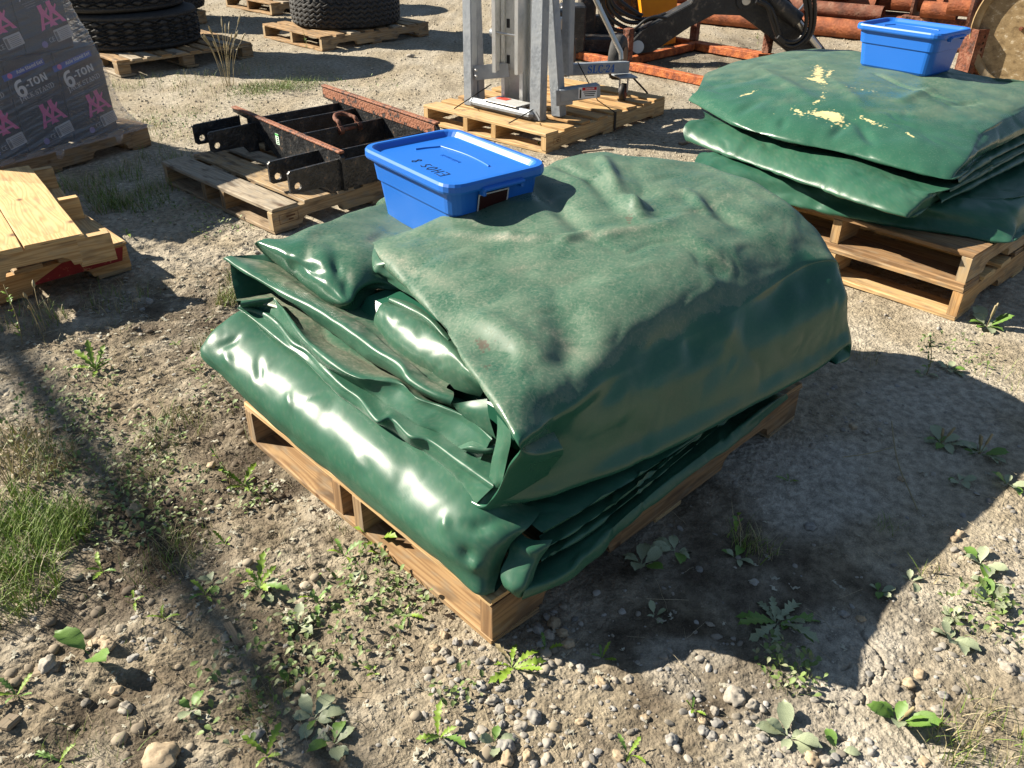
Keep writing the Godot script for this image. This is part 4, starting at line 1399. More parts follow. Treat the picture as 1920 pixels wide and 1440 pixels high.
func build_jack_boxes():
	var yaw := deg_to_rad(57.5)
	var pos := Vector3(-2.786, 0, -3.891)
	pallet("shaded pallet under the film-wrapped boxes", pos, yaw, {"h": 0.128, "top": deck(1.22, 8, 0.10), "woods": ["pine_brown", "pine_old1"], "swoods": ["pine_brown2", "pine_brown"], "seed": 31})
	var card := patchy(51, 0.01, [Color(0.13, 0.145, 0.175), Color(0.16, 0.175, 0.205), Color(0.19, 0.205, 0.23)], [0.2, 0.5, 0.9], 0.6, 0.0, 1.0)
	var pink := flat_mat(Color(0.80, 0.36, 0.58), 0.6)
	var bluep := flat_mat(Color(0.10, 0.26, 0.62), 0.6)
	var white := flat_mat(Color(0.80, 0.80, 0.80), 0.6)
	var grey := flat_mat(Color(0.66, 0.66, 0.67), 0.6)
	var ink := flat_mat(Color(0.40, 0.40, 0.41), 0.6)
	var lil := flat_mat(Color(0.52, 0.46, 0.66), 0.6)
	var words := ["lower", "upper", "third-row", "top"]
	var six := text_mesh("6", 0.115, false, true)
	var ton := text_mesh("-TON", 0.052, false, true)
	var jk := text_mesh("JACK STAND", 0.032, true, true)
	var ax := text_mesh("Axle Stand Set", 0.022, false, true)
	var ce := text_mesh("CE", 0.030, false, false)
	var fine := st_new()
	for k in 3:
		for q in 2: add_box(fine, Vector3(0.075 - 0.012 * k, 0.003, 0.0006), 0.0, Transform3D(Basis.IDENTITY, Vector3(-0.045 + 0.095 * q, -0.011 * k, 0)))
	var fine_m := done(fine)
	var lines := st_new()
	for k in 6: add_box(lines, Vector3(0.062 - 0.006 * (k % 3), 0.0025, 0.0006), 0.0, Transform3D(Basis.IDENTITY, Vector3(0.008, 0.018 - 0.008 * k, 0)))
	add_box(lines, Vector3(0.014, 0.046, 0.0006), 0.0, Transform3D(Basis.IDENTITY, Vector3(-0.037, -0.002, 0)))
	var lines_m := done(lines)
	var pinks := []
	for s in stand_shape(): pinks.append(extrude(s[0], 0.0008, [s[1]]))
	var bw := 0.268
	var bh := 0.455
	for row in 2:
		for c in 4:
			var a0 := 1.045 - bw * (c + 1) - 0.115 * row
			var b0 := 0.015 + 0.03 * row
			var place: String = ["at the film's free corner", "one in from the free corner", "second in from the free corner", "third in from the free corner"][c]
			var o := thing("jack_stand_box", "dark %s carton with pink jack stands, %s, under film" % [words[row], place], "carton", pos, yaw, "cartons of jack stands on the wrapped pallet")
			var y0 := 0.130 + (bh + 0.002) * row
			var mid := Vector3(a0 + bw * 0.5, y0 + bh * 0.5, -(b0 + 0.20))
			part(o, "carton", box(Vector3(bw - 0.003, bh, 0.40), 0.004), card, Transform3D(Basis.IDENTITY, mid))
			# everything printed on the face leans upward to the right
			var fx := Transform3D(Basis(Vector3.BACK, 0.21), mid + Vector3(0, 0, 0.2012))
			face_print(o, fx, "blue_band", box(Vector3(0.235, 0.030, 0.0006), 0.0), bluep, 0.0, 0.172)
			face_print(o, fx, "title", ax, white, 0.034, 0.174, 0.0006)
			face_print(o, fx, "badge", extrude(circle(Vector2.ZERO, 0.013, 16), 0.0006), pink, -0.080, 0.172, 0.0008)
			face_print(o, fx, "numeral", six, white, -0.058, 0.098)
			face_print(o, fx, "ton_word", ton, white, 0.035, 0.104)
			face_print(o, fx, "jack_stand_words", jk, grey, 0.012, 0.052)
			face_print(o, fx, "small_print", fine_m, ink, 0.0, 0.018)
			face_print(o, fx, "pink_stand_print", pinks[0], pink, -0.005, -0.075)
			face_print(o, fx, "pink_stand_print", pinks[1], pink, -0.005, -0.072, 0.0004)
			var wl: MeshInstance3D = face_print(o, fx, "warning_label", extrude(PackedVector2Array(_corner(0.048, 0.030, 0.005)), 0.0006), grey, 0.055, -0.170)
			part(wl, "label_lines", lines_m, ink, Transform3D(Basis.IDENTITY, Vector3(0, 0, 0.0006)))
			face_print(o, fx, "ce_mark", ce, grey, -0.018, -0.178)
			face_print(o, fx, "seal", extrude(_star(0.018, 10), 0.0006), lil, -0.065, -0.185)
	# film stretched round the load, pulled out to the pallet's corner
	var o2 := thing("stretch_film", "clear stretch film wrapped round the dark cartons", "plastic film", pos, yaw)
	var rows := []
	for e in [[0.112, 1.25, 0.035], [0.135, 1.20, 0.026], [0.20, 1.13, 0.018], [0.30, 1.085, 0.016], [0.45, 1.055, 0.016], [0.62, 1.02, 0.014], [0.80, 0.96, 0.004], [1.06, 0.935, -0.012]]:
		var y: float = e[0]
		var r: float = e[1]
		var f: float = e[2]
		rows.append([Vector3(-0.25, y, f), Vector3(0.2, y, f), Vector3(0.55, y, f), Vector3(0.85, y, f), Vector3(r - 0.03, y, f * 0.8), Vector3(r, y, -0.03), Vector3(r, y, -0.15), Vector3(r - 0.01, y, -0.45), Vector3(r - 0.02, y, -0.85)])
	var fd := func(p: Vector3, n: Vector3, s: float, t: float) -> float:
		var k := p.y * 1.0 - p.x * 0.22
		return 0.0045 * noise_r.get_noise_2d(k * 30.0, p.x * 1.6 + p.z) + 0.0022 * noise_b.get_noise_2d(k * 90.0, p.x * 3.0 + p.z * 3.0) + 0.002
	var film := StandardMaterial3D.new()
	film.albedo_color = Color(0.80, 0.82, 0.86, 0.15)
	film.transparency = BaseMaterial3D.TRANSPARENCY_ALPHA
	film.roughness = 0.16
	film.metallic_specular = 0.6
	var ft := func(_p: Vector3, _n: Vector3, _s: float, _t: float) -> Color: return Color(1, 1, 1)
	part(o2, "film", sheet(rows, 0.006, fd, ft), film)
	for x in [0.62, 0.98]:
		var tail := [[Vector3(x, 0.118, 0.036), Vector3(x + 0.03, 0.112, 0.040), Vector3(x + 0.05, 0.12, 0.036)], [Vector3(x - 0.005, 0.10, 0.046), Vector3(x + 0.02, 0.095, 0.050), Vector3(x + 0.045, 0.10, 0.042)], [Vector3(x - 0.004, 0.078, 0.040), Vector3(x + 0.012, 0.074, 0.048), Vector3(x + 0.03, 0.08, 0.042)]]
		part(o2, "film_tail", sheet(tail, 0.006, plain_disp(0.0), ft), film)

func face_print(o: Node3D, fx: Transform3D, nm: String, m: Mesh, mat: Material, x: float, y: float, dz := 0.0) -> MeshInstance3D:
	return part(o, nm, m, mat, fx * Transform3D(Basis.IDENTITY, Vector3(x, y, dz)))

func _corner(w: float, h: float, r: float) -> Array:
	var o := []
	for p in rrect(w * 2, h * 2, r, 0.0, 3): o.append(Vector2(p.x, p.z))
	return o

func _star(r: float, n: int) -> PackedVector2Array:
	var o := PackedVector2Array()
	for i in n * 2:
		var a := TAU * i / (n * 2)
		o.append(Vector2(cos(a), sin(a)) * (r if i % 2 == 0 else r * 0.82))
	return o

# a photograph pixel and the distance of the upright plane z -> a point
func PZ(u: float, v: float, z: float) -> Vector3:
	var s := sin(deg_to_rad(PITCH))
	var c := cos(deg_to_rad(PITCH))
	var y := -(v - 720.0) / FOCAL
	var d := Vector3((u - 960.0) / FOCAL, -s + y * c, -c - y * s)
	return Vector3(0, CAM_H, 0) + d * (z / d.z)

# ---------------------------------------------------------------- far stack of tarp on two pallets
var smear := []
func build_far_tarp():
	var yaw := deg_to_rad(43)
	var pos := Vector3(1.6047, 0, -2.678)
	pallet("lower of two pallets under the paint-smeared green tarp", pos, yaw, {"h": 0.127, "top": deck(1.22, 8, 0.10), "woods": ["pine", "pine_fresh", "pine_old2"], "swoods": ["pine", "pine2"], "seed": 41, "strings": [0.0, 0.5, 1.0]})
	pallet("upper of two pallets under the paint-smeared green tarp", pos + Vector3(0.0, 0.1282, -0.01), yaw - 0.015, {"h": 0.127, "top": [[0.0, 0.15], [0.19, 0.10], [0.34, 0.10], [0.5, 0.10], [0.65, 0.10], [0.8, 0.10], [0.94, 0.10], [1.08, 0.14]], "woods": ["pine_brown2", "pine", "pine_old2"], "swoods": ["pine_old", "pine1"], "seed": 42})
	var da := Vector3(cos(yaw), 0, -sin(yaw))
	var db := Vector3(-sin(yaw), 0, -cos(yaw))
	var up := Vector3.UP
	var o := thing("folded_tarp", "green vinyl tarp in three flat folds, smeared with tan paint", "tarp")
	var bl := [
		L3([1330, 356, .258, 1450, 379, .258, 1560, 403, .258, 1680, 425, .258, 1790, 442, .258, 1890, 455, .257, 1914, 432, .258, 1990, 375, .258]),
		L3([1310, 335, .30, 1440, 356, .30, 1560, 376, .305, 1680, 398, .305, 1790, 415, .305, 1892, 430, .285, 1920, 408, .285, 2000, 350, .285]),
		L3([1302, 308, .345, 1420, 325, .35, 1560, 352, .345, 1680, 378, .345, 1790, 392, .345, 1888, 398, .33, 1928, 378, .33, 2005, 330, .33]),
		L3([1312, 286, .37, 1420, 302, .368, 1550, 330, .365, 1690, 360, .362, 1800, 372, .36, 1890, 374, .35, 1932, 355, .35, 2010, 310, .35]),
		L3([1340, 280, .375, 1440, 296, .37, 1560, 322, .367, 1700, 352, .365, 1810, 362, .36, 1900, 362, .352, 1940, 345, .35, 2015, 300, .35]),
	]
	bl.push_front(moved(bl[0], da * 0.15))
	bl.append(moved(bl[-1], (da + db) * 0.3))
	var ml := [
		L3([1290, 268, .375, 1400, 306, .375, 1520, 350, .37, 1620, 386, .365, 1692, 407, .36, 1714, 405, .36, 1770, 370, .36, 1850, 327, .36, 1960, 275, .36]),
		L3([1281, 245, .42, 1390, 273, .42, 1510, 316, .415, 1610, 352, .41, 1688, 388, .39, 1724, 388, .388, 1778, 354, .388, 1852, 316, .388, 1965, 262, .39]),
		L3([1292, 226, .455, 1390, 241, .455, 1500, 277, .45, 1610, 320, .44, 1715, 362, .42, 1752, 364, .412, 1792, 344, .412, 1862, 306, .412, 1970, 252, .412]),
		L3([1322, 216, .46, 1405, 228, .46, 1512, 262, .455, 1622, 302, .445, 1732, 342, .43, 1772, 346, .425, 1812, 330, .425, 1872, 296, .425, 1975, 244, .425]),
	]
	ml.push_front(moved(ml[0], da * 0.12 + up * 0.005))
	ml.append(moved(ml[-1], (da + db) * 0.3))
	var t6 := L3([1400, 112, .545, 1470, 98, .56, 1540, 91, .568, 1620, 97, .578, 1720, 115, .582, 1850, 145, .58, 1990, 160, .57])
	var tl := [
		L3([1293, 190, .485, 1380, 236, .48, 1480, 267, .475, 1600, 293, .47, 1700, 319, .465, 1780, 337, .455, 1802, 320, .46, 1855, 282, .47, 1990, 215, .48]),
		L3([1294, 182, .505, 1385, 211, .52, 1490, 240, .52, 1605, 264, .515, 1710, 285, .51, 1797, 302, .495, 1828, 288, .50, 1875, 260, .50, 1995, 202, .505]),
		L3([1308, 168, .53, 1395, 186, .55, 1500, 209, .555, 1620, 229, .55, 1720, 246, .545, 1812, 263, .53, 1848, 250, .53, 1892, 230, .53, 2000, 182, .53]),
		L3([1316, 152, .54, 1420, 152, .575, 1540, 171, .585, 1660, 191, .585, 1760, 206, .575, 1850, 226, .555, 1890, 216, .55, 1930, 200, .55, 2005, 165, .55]),
		L3([1325, 138, .545, 1440, 126, .58, 1560, 131, .588, 1680, 146, .588, 1790, 166, .585, 1880, 190, .57, 1935, 185, .56, 2010, 155, .56]),
		L3([1360, 122, .548, 1470, 108, .572, 1590, 108, .583, 1700, 122, .588, 1820, 142, .585, 1920, 166, .57, 2015, 150, .56]),
		t6,
		moved(t6, db * 0.05 - up * 0.05),
		moved(t6, db * 0.02 - up * 0.2),
	]
	tl.push_front(moved(tl[0], da * 0.12 + up * 0.004))
	smear = []
	for f in [seg([1515, 148, 1530, 152], .58, 0.022, 1.0), seg([1535, 125, 1533, 150, 1540, 158], .58, 0.024, 1.0), seg([1542, 160, 1545, 185, 1530, 195], .57, 0.012, 0.9), seg([1525, 212, 1560, 215, 1578, 225], .555, 0.034, 1.1), seg([1500, 210, 1490, 205], .555, 0.020, 0.9), seg([1385, 178, 1430, 172, 1475, 165], .555, 0.010, 0.75), seg([1400, 198, 1470, 212], .55, 0.008, 0.7), seg([1610, 222, 1660, 236], .55, 0.012, 0.75), seg([1700, 250, 1720, 258], .54, 0.008, 0.7), seg([1560, 130, 1550, 145], .585, 0.010, 0.8), seg([1570, 165, 1640, 175], .58, 0.018, 0.45)]:
		smear.append_array(f)
	var tfolds := []
	for f in [seg([1450, 250, 1470, 225], .53, 0.02, 0.012), seg([1560, 250, 1600, 230, 1640, 265], .53, 0.02, 0.012), seg([1380, 205, 1420, 195], .54, 0.03, 0.012), seg([1640, 140, 1720, 170, 1790, 185], .585, 0.016, 0.010), seg([1690, 190, 1740, 170], .58, 0.03, -0.014), seg([1430, 135, 1520, 185], .575, 0.035, -0.012), seg([1780, 200, 1830, 195], .565, 0.02, 0.012), seg([1560, 150, 1620, 200], .58, 0.03, -0.008)]:
		tfolds.append_array(f)
	var td := func(p: Vector3, n: Vector3, s: float, t: float) -> float: return wrinkle(p * 0.8, 0.009) + folds(p, tfolds)
	var tt := func(p: Vector3, n: Vector3, s: float, t: float) -> Color:
		var d := 0.05 + 0.15 * smoothstep(3.2, 4.6, t + noise_b.get_noise_3d(p.x * 6.0, 0, p.z * 6.0))
		var c := tarp_color(p, d, 61.0)
		var m := folds(p, smear)
		if m > 0.02:
			var k := m + 0.75 * noise_b.get_noise_3d(p.x * 42.0, 0, p.z * 42.0) + 0.35 * noise_b.get_noise_3d(p.x * 110.0, 3, p.z * 110.0)
			c = c.lerp(Color(0.62, 0.50, 0.25, 0.5), smoothstep(0.50, 0.62, k))
		return c
	var bd := func(p: Vector3, n: Vector3, s: float, t: float) -> float: return wrinkle(p, 0.010)
	part(o, "bottom_fold", sheet(bl, 0.011, bd, plain_tint(0.05, 63.0)), M.tarp)
	part(o, "middle_fold", sheet(ml, 0.011, bd, plain_tint(0.07, 65.0)), M.tarp)
	var tm := sheet(tl, 0.010, td, tt, false, true)
	part(o, "top_fold", tm, bake(tt, 640, 560, 0.26, 0.6))
	var inw := (da * 0.05 + db * 0.05)
	var e1 := L([1796, 338, 1850, 300, 1925, 262, 2010, 222], .438, .448)
	var e2 := L([1782, 356, 1848, 320, 1925, 278, 2010, 236], .412, .42)
	var e3 := L([1766, 376, 1842, 338, 1925, 295, 2010, 252], .385, .392)
	var e4 := L([1800, 392, 1860, 362, 1930, 325, 2015, 282], .352, .358)
	var sl := [moved(e1, inw * 1.6 + up * 0.02), e1, moved(e1, -up * 0.012), moved(e2, inw + up * 0.012), e2, moved(e2, -up * 0.012), moved(e3, inw + up * 0.012), e3, moved(e3, -up * 0.01), moved(e4, inw * 1.4 + up * 0.01), moved(e4, inw * 2.0 - up * 0.02)]
	part(o, "side_layers", sheet(sl, 0.011, bd, plain_tint(0.05, 67.0)), M.tarp)
	var core := st_new()
	add_box(core, Vector3(0.95, 0.16, 0.85), 0.05, Transform3D(Basis(up, yaw), pos + da * 0.80 + db * 0.72 + up * 0.345))
	add_box(core, Vector3(0.85, 0.10, 0.8), 0.04, Transform3D(Basis(up, yaw), pos + da * 0.90 + db * 0.78 + up * 0.465))
	part(o, "packed_layers", done(core), M.tarp_plain)

# ---------------------------------------------------------------- pair of pallets on the left
func build_left_pallets():
	var y1 := deg_to_rad(44)
	var c1 := Vector3(-1.55, 0, -3.13)
	var a1 := Vector3(cos(y1), 0, -sin(y1))
	var lo := pallet("lower empty pallet with red paint on one end", c1 - a1 * 1.22, y1, {"h": 0.125, "top": deck(1.22, 8, 0.10), "woods": ["pine_old", "pine"], "swoods": ["pine", "pine2"], "seed": 52})
	var red := patchy(61, 0.03, [Color(0.45, 0.05, 0.06), Color(0.50, 0.07, 0.08), Color(0.62, 0.45, 0.30)], [0.2, 0.66, 0.78], 0.7, 0.0, 3.0)
	part(lo, "red_paint", extrude(PackedVector2Array([Vector2(0.84, 0.050), Vector2(1.19, 0.050), Vector2(1.205, 0.106), Vector2(0.97, 0.106)]), 0.0016), red, Transform3D(Basis.IDENTITY, Vector3(0, 0, 0.0010)))
	var y2 := deg_to_rad(36.5)
	var c2 := Vector3(-1.505, 0, -2.945)
	var a2 := Vector3(cos(y2), 0, -sin(y2))
	pallet("upper empty pallet with wide yellow boards, stacked askew", c2 - a2 * 1.22 + Vector3.UP * 0.1262, y2, {"h": 0.125, "top": [[0.0, 0.14], [0.2, 0.12], [0.40, 0.12], [0.60, 0.12], [0.79, 0.135, "pine_fresh"], [0.93, 0.20, "pine_fresh"]], "woods": ["pine_fresh", "pine", "pine_fresh2"], "swoods": ["pine_fresh", "pine"], "seed": 53})

# ---------------------------------------------------------------- material lift on its pallet
func bar(o: Node, called: String, a: Vector3, b: Vector3, w: float, d: float, mat: Material, face := Vector3(0.70, 0, 0.71), bevel := 0.006) -> MeshInstance3D:
	# box from a to b; w across, d along "face"
	var z := (b - a).normalized()
	var y := (face - z * face.dot(z)).normalized()
	var x := y.cross(z).normalized()
	return part(o, called, box(Vector3(w, d, a.distance_to(b)), bevel), mat, Transform3D(Basis(x, y, z), (a + b) * 0.5))

func build_lift():
	var yaw := deg_to_rad(47.9)
	var pos := Vector3(0.1925, 0, -4.7452)
	var pl := pallet("fresh pine pallet strapped under the grey material lift", pos, yaw, {"h": 0.112, "top": deck(1.22, 8, 0.095), "woods": ["pine", "pine_fresh1", "pine2"], "swoods": ["pine_fresh1", "pine"], "seed": 61, "strings": [0.0, 0.4, 0.64, 1.0], "notch": false})
	stamp(pl, 0.10, 0.055, 0.03, 0.016)
	var o := thing("material_lift", "grey material lift with aluminium mast and SLC-24 painted on its base", "material lift")
	var up := Vector3.UP
	var top := 1.75
	var fa := Vector3(cos(yaw), 0, -sin(yaw))       # along the pallet's stringers
	var fb := Vector3(-sin(yaw), 0, -cos(yaw))
	var face := -fb
	var lp := Vector3(-0.262, 0.1135, -5.42)
	var mp := Vector3(0.155, 0.1135, -5.055)
	bar(o, "upright_post", lp, Vector3(lp.x + 0.02, top, lp.z), 0.075, 0.055, M.grey_paint, -fa)
	bar(o, "upright_post", mp, Vector3(mp.x + 0.012, top, mp.z), 0.088, 0.06, M.grey_paint, -fa)
	bar(o, "slanted_leg", lp + Vector3(0.055, 0.005, -0.045), Vector3(-0.23, 1.2, -5.50), 0.05, 0.06, M.grey_paint, -fa)
	bar(o, "slanted_leg", Vector3(0.285, 0.118, -5.13), Vector3(0.165, 1.35, -5.13), 0.075, 0.06, M.grey_paint, -fa)
	bar(o, "upright_post", Vector3(0.33, 0.335, -5.22), Vector3(0.318, top, -5.22), 0.062, 0.05, M.grey_paint, -fa)
	bar(o, "base_bar", Vector3(-0.262, 0.145, -5.385), Vector3(0.13, 0.145, -5.03), 0.055, 0.055, M.grey_paint, up, 0.02)
	var pt := bar(o, "step_plate", Vector3(-0.13, 0.178, -5.33), Vector3(0.07, 0.178, -5.14), 0.14, 0.004, M.alu, up, 0.001)
	part(pt, "red_sticker", box(Vector3(0.05, 0.001, 0.09), 0.0), flat_mat(Color(0.70, 0.22, 0.16)), Transform3D(Basis.IDENTITY, Vector3(0.03, 0.0035, -0.06)))
	# mast: two nested channels of extruded aluminium
	var mb := Vector3(0.02, 0, -5.37)
	var ch := func(w: float, d: float, t: float) -> PackedVector2Array:
		return PackedVector2Array([Vector2(-w / 2, -d / 2), Vector2(w / 2, -d / 2), Vector2(w / 2, d / 2), Vector2(w / 2 - t * 2.2, d / 2), Vector2(w / 2 - t * 2.2, d / 2 - t), Vector2(w / 2 - t, d / 2 - t), Vector2(w / 2 - t, -d / 2 + t), Vector2(-w / 2 + t, -d / 2 + t), Vector2(-w / 2 + t, d / 2 - t), Vector2(-w / 2 + t * 2.2, d / 2 - t), Vector2(-w / 2 + t * 2.2, d / 2), Vector2(-w / 2, d / 2)])
	var upr := Basis(Vector3.RIGHT, -PI / 2)          # extrusion axis to vertical
	var turn := Basis(up, atan2(-0.42, 0.9) + PI)
	part(o, "outer_mast", extrude(ch.call(0.17, 0.13, 0.010), 1.45), M.alu, Transform3D(turn * upr, Vector3(-0.015, 0.34 + 0.725, -5.30)))
	part(o, "inner_mast", extrude(ch.call(0.145, 0.10, 0.010), 1.7), M.alu, Transform3D(turn * upr, mb + up * (0.115 + 0.85)))
	part(o, "mast_rail", extrude(ch.call(0.06, 0.05, 0.007), 1.7), M.alu, Transform3D(turn * upr, Vector3(0.105, 0.965, -5.34)))
	for y in [0.42, 0.62, 0.82]:
		part(o, "mast_slot", box(Vector3(0.022, 0.05, 0.004), 0.004), M.hose, Transform3D(turn, Vector3(-0.022, y, -5.252)))
	part(o, "mast_pin", tube([Vector3(-0.10, 0.565, -5.29), Vector3(0.03, 0.555, -5.23)], 0.008, 8), M.steel)
	part(o, "pulley", tube([Vector3(-0.125, 0.56, -5.32), Vector3(-0.108, 0.56, -5.31)], 0.022, 14), M.grey_paint)
	# brackets that tie the posts to the mast
	bar(o, "bracket", Vector3(-0.235, 0.315, -5.385), Vector3(-0.02, 0.345, -5.33), 0.01, 0.085, M.grey_paint, up, 0.002)
	for k in 4:
		part(o, "bolt", tube([Vector3(-0.225 + 0.0 * k, 0.30 + 0.035 * (k % 2), -5.375 + 0.0), Vector3(-0.218, 0.30 + 0.035 * (k % 2), -5.365)], 0.008, 6) if k < 2 else tube([Vector3(0.285, 0.215 + 0.04 * (k % 2), -5.088), Vector3(0.288, 0.215 + 0.04 * (k % 2), -5.078)], 0.009, 6), M.steel)
	var arm := bar(o, "side_arm", Vector3(0.275, 0.245, -5.10), Vector3(0.52, 0.265, -5.16), 0.07, 0.075, M.grey_paint, up, 0.006)
	bar(o, "arm_plate", Vector3(0.262, 0.235, -5.068), Vector3(0.36, 0.24, -5.09), 0.006, 0.09, M.grey_paint, up, 0.002)
	# warning plate on the arm: red head over white lines
	var wx := arm.transform
	var az := wx.basis.z
	var wn := Vector3(-az.z, 0, az.x).normalized()
	if wn.z < 0: wn = -wn
	var wt := Transform3D(Basis(wn.cross(up) * -1.0, up, wn), wx.origin + az * 0.045 + wn * 0.0362)
	var sign_p := part(o, "warning_plate", box(Vector3(0.115, 0.066, 0.0012), 0.0), M.white_print, wt)
	part(sign_p, "red_head", box(Vector3(0.09, 0.017, 0.0008), 0.0), flat_mat(Color(0.72, 0.06, 0.08)), Transform3D(Basis.IDENTITY, Vector3(0.010, 0.023, 0.0010)))
	part(sign_p, "danger_word", text_mesh("DANGER", 0.014, false, true), M.white_print, Transform3D(Basis.IDENTITY, Vector3(0.012, 0.023, 0.0016)))
	for k in 3:
		part(sign_p, "text_line", box(Vector3(0.078 - 0.01 * k, 0.005, 0.0008), 0.0), M.hose, Transform3D(Basis.IDENTITY, Vector3(0.012, 0.006 - 0.011 * k, 0.0010)))
	part(sign_p, "figure_mark", box(Vector3(0.010, 0.05, 0.0008), 0.0), M.hose, Transform3D(Basis.IDENTITY, Vector3(-0.045, -0.004, 0.0010)))
	# rear beam with its painted model name
	var b0 := Vector3(0.35, 0.345, -5.34)
	var b1 := Vector3(0.735, 0.318, -5.56)
	bar(o, "rear_beam", b0, b1, 0.05, 0.068, M.grey_paint, up, 0.004)
	var bd := (b1 - b0).normalized()
	var bn := Vector3(-bd.z, 0, bd.x).normalized()
	if bn.z < 0: bn = -bn
	part(o, "painted_name", text_mesh("SLC-24", 0.062, true, true), flat_mat(Color(0.12, 0.36, 0.66)), Transform3D(Basis(bd, bn.cross(bd), bn), b0.lerp(b1, 0.50) + bn * 0.0262 - up * 0.002))
	bar(o, "caster_plate", Vector3(0.655, 0.272, -5.50), Vector3(0.775, 0.268, -5.54), 0.13, 0.010, M.grey_paint, up, 0.002)
	var cf := Vector3(0.715, 0.168, -5.535)
	var ax := Vector3(0.93, 0, 0.36)
	var cw := part(o, "caster_wheel", tube([cf - ax * 0.017, cf - ax * 0.013, cf + ax * 0.013, cf + ax * 0.017], 0.055, 26, true, [0.048, 0.0545, 0.0545, 0.048]), flat_mat(Color(0.10, 0.08, 0.085), 0.6))
	part(cw, "red_hub", tube([cf - ax * 0.0195, cf + ax * 0.0195], 0.036, 18), flat_mat(Color(0.36, 0.07, 0.09), 0.5))
	for s in [-1.0, 1.0]:
		bar(o, "caster_fork", cf + ax * 0.026 * s, cf + ax * 0.026 * s + up * 0.10, 0.03, 0.005, M.grey_paint, ax, 0.001)
	for w in [[Vector3(0.70, 0.33, -5.80), 0.14], [Vector3(0.36, 0.33, -5.90), 0.14]]:
		var wc: Vector3 = w[0]
		var wr: float = w[1]
		var big := part(o, "rear_wheel", tube([wc - ax * 0.04, wc - ax * 0.034, wc - ax * 0.02, wc + ax * 0.02, wc + ax * 0.034, wc + ax * 0.04], wr, 36, true, [wr * 0.78, wr * 0.93, wr, wr, wr * 0.93, wr * 0.78]), M.rubber)
		part(big, "rim", tube([wc - ax * 0.046, wc + ax * 0.046], wr * 0.5, 20), M.hose)
	bar(o, "wheel_bracket", Vector3(0.40, 0.30, -5.62), Vector3(0.66, 0.30, -5.72), 0.03, 0.05, M.grey_paint, up, 0.003)
	part(o, "push_handle", tube([Vector3(0.695, 0.36, -5.575), Vector3(0.69, 0.40, -5.58), Vector3(0.46, 0.80, -5.60), Vector3(0.20, 1.25, -5.62)], 0.016, 12), M.steel)
	part(o, "winch_housing", box(Vector3(0.10, 0.16, 0.10), 0.01), M.hose, Transform3D(Basis(up, yaw), Vector3(0.27, 0.60, -5.36)))
	part(o, "winch_drum", tube([Vector3(0.22, 0.62, -5.30), Vector3(0.30, 0.62, -5.26)], 0.035, 16), M.steel)
	# straps round lift and pallet
	var s1 := thing("tie_down", "black strap over the lift's rear beam and pallet edge", "strap")
	var e0 := pos + fa * 0.66 + up * 0.1135 - fb * 0.004
	part(s1, "upper_run", tube([Vector3(0.40, 0.39, -5.33), e0 + fb * 0.14 + up * 0.05, e0 + fb * 0.002], 0.0035, 6), M.strap)
	bar(s1, "side_run", e0 + up * 0.003, Vector3(e0.x, 0.004, e0.z), 0.022, 0.003, M.strap, -fb, 0.0005)
	var s2 := thing("tie_down", "thin black cord tying the lift's base bar to the pallet", "cord")
	part(s2, "left_run", tube([Vector3(-0.13, 0.24, -5.42), Vector3(-0.235, 0.185, -5.37), Vector3(-0.36, 0.12, -5.30)], 0.0035, 6), M.strap)
	part(s2, "right_run", tube([Vector3(0.125, 0.18, -5.03), Vector3(0.05, 0.15, -4.98), Vector3(-0.02, 0.118, -4.96)], 0.0035, 6), M.strap)
	var s3 := thing("tie_down", "black strap from the caster plate down to the dirt", "strap")
	part(s3, "run", tube([Vector3(0.765, 0.262, -5.56), Vector3(0.90, 0.12, -5.75), Vector3(0.97, 0.02, -5.84)], 0.006, 6), M.strap)

# ---------------------------------------------------------------- backhoe attachment
func poly_pz(a: Array, z: float) -> Array:
	var o := []
	for i in a.size() / 2: o.append(PZ(a[2 * i], a[2 * i + 1], z))
	return o

func upright_plate(o: Node, called: String, pts: Array, z: float, th: float, mat: Material) -> MeshInstance3D:
	var poly := PackedVector2Array()
	for p in pts: poly.append(Vector2(p.x, p.y))
	return part(o, called, extrude(poly, th), mat, Transform3D(Basis.IDENTITY, Vector3(0, 0, z)))

func ribbed(pts: Array, r: float) -> ArrayMesh:
	var d := smooth_path(pts, 16)
	var ev := []
	var acc := 0.0
	ev.append(d[0])
	for i in range(1, d.size()):
		acc += d[i].distance_to(d[i - 1])
		if acc > 0.007:
			ev.append(d[i])
			acc = 0.0
	var rad := []
	for i in ev.size(): rad.append(r * (1.0 if i % 2 == 0 else 0.80))
	return tube(ev, r, 8, true, rad)

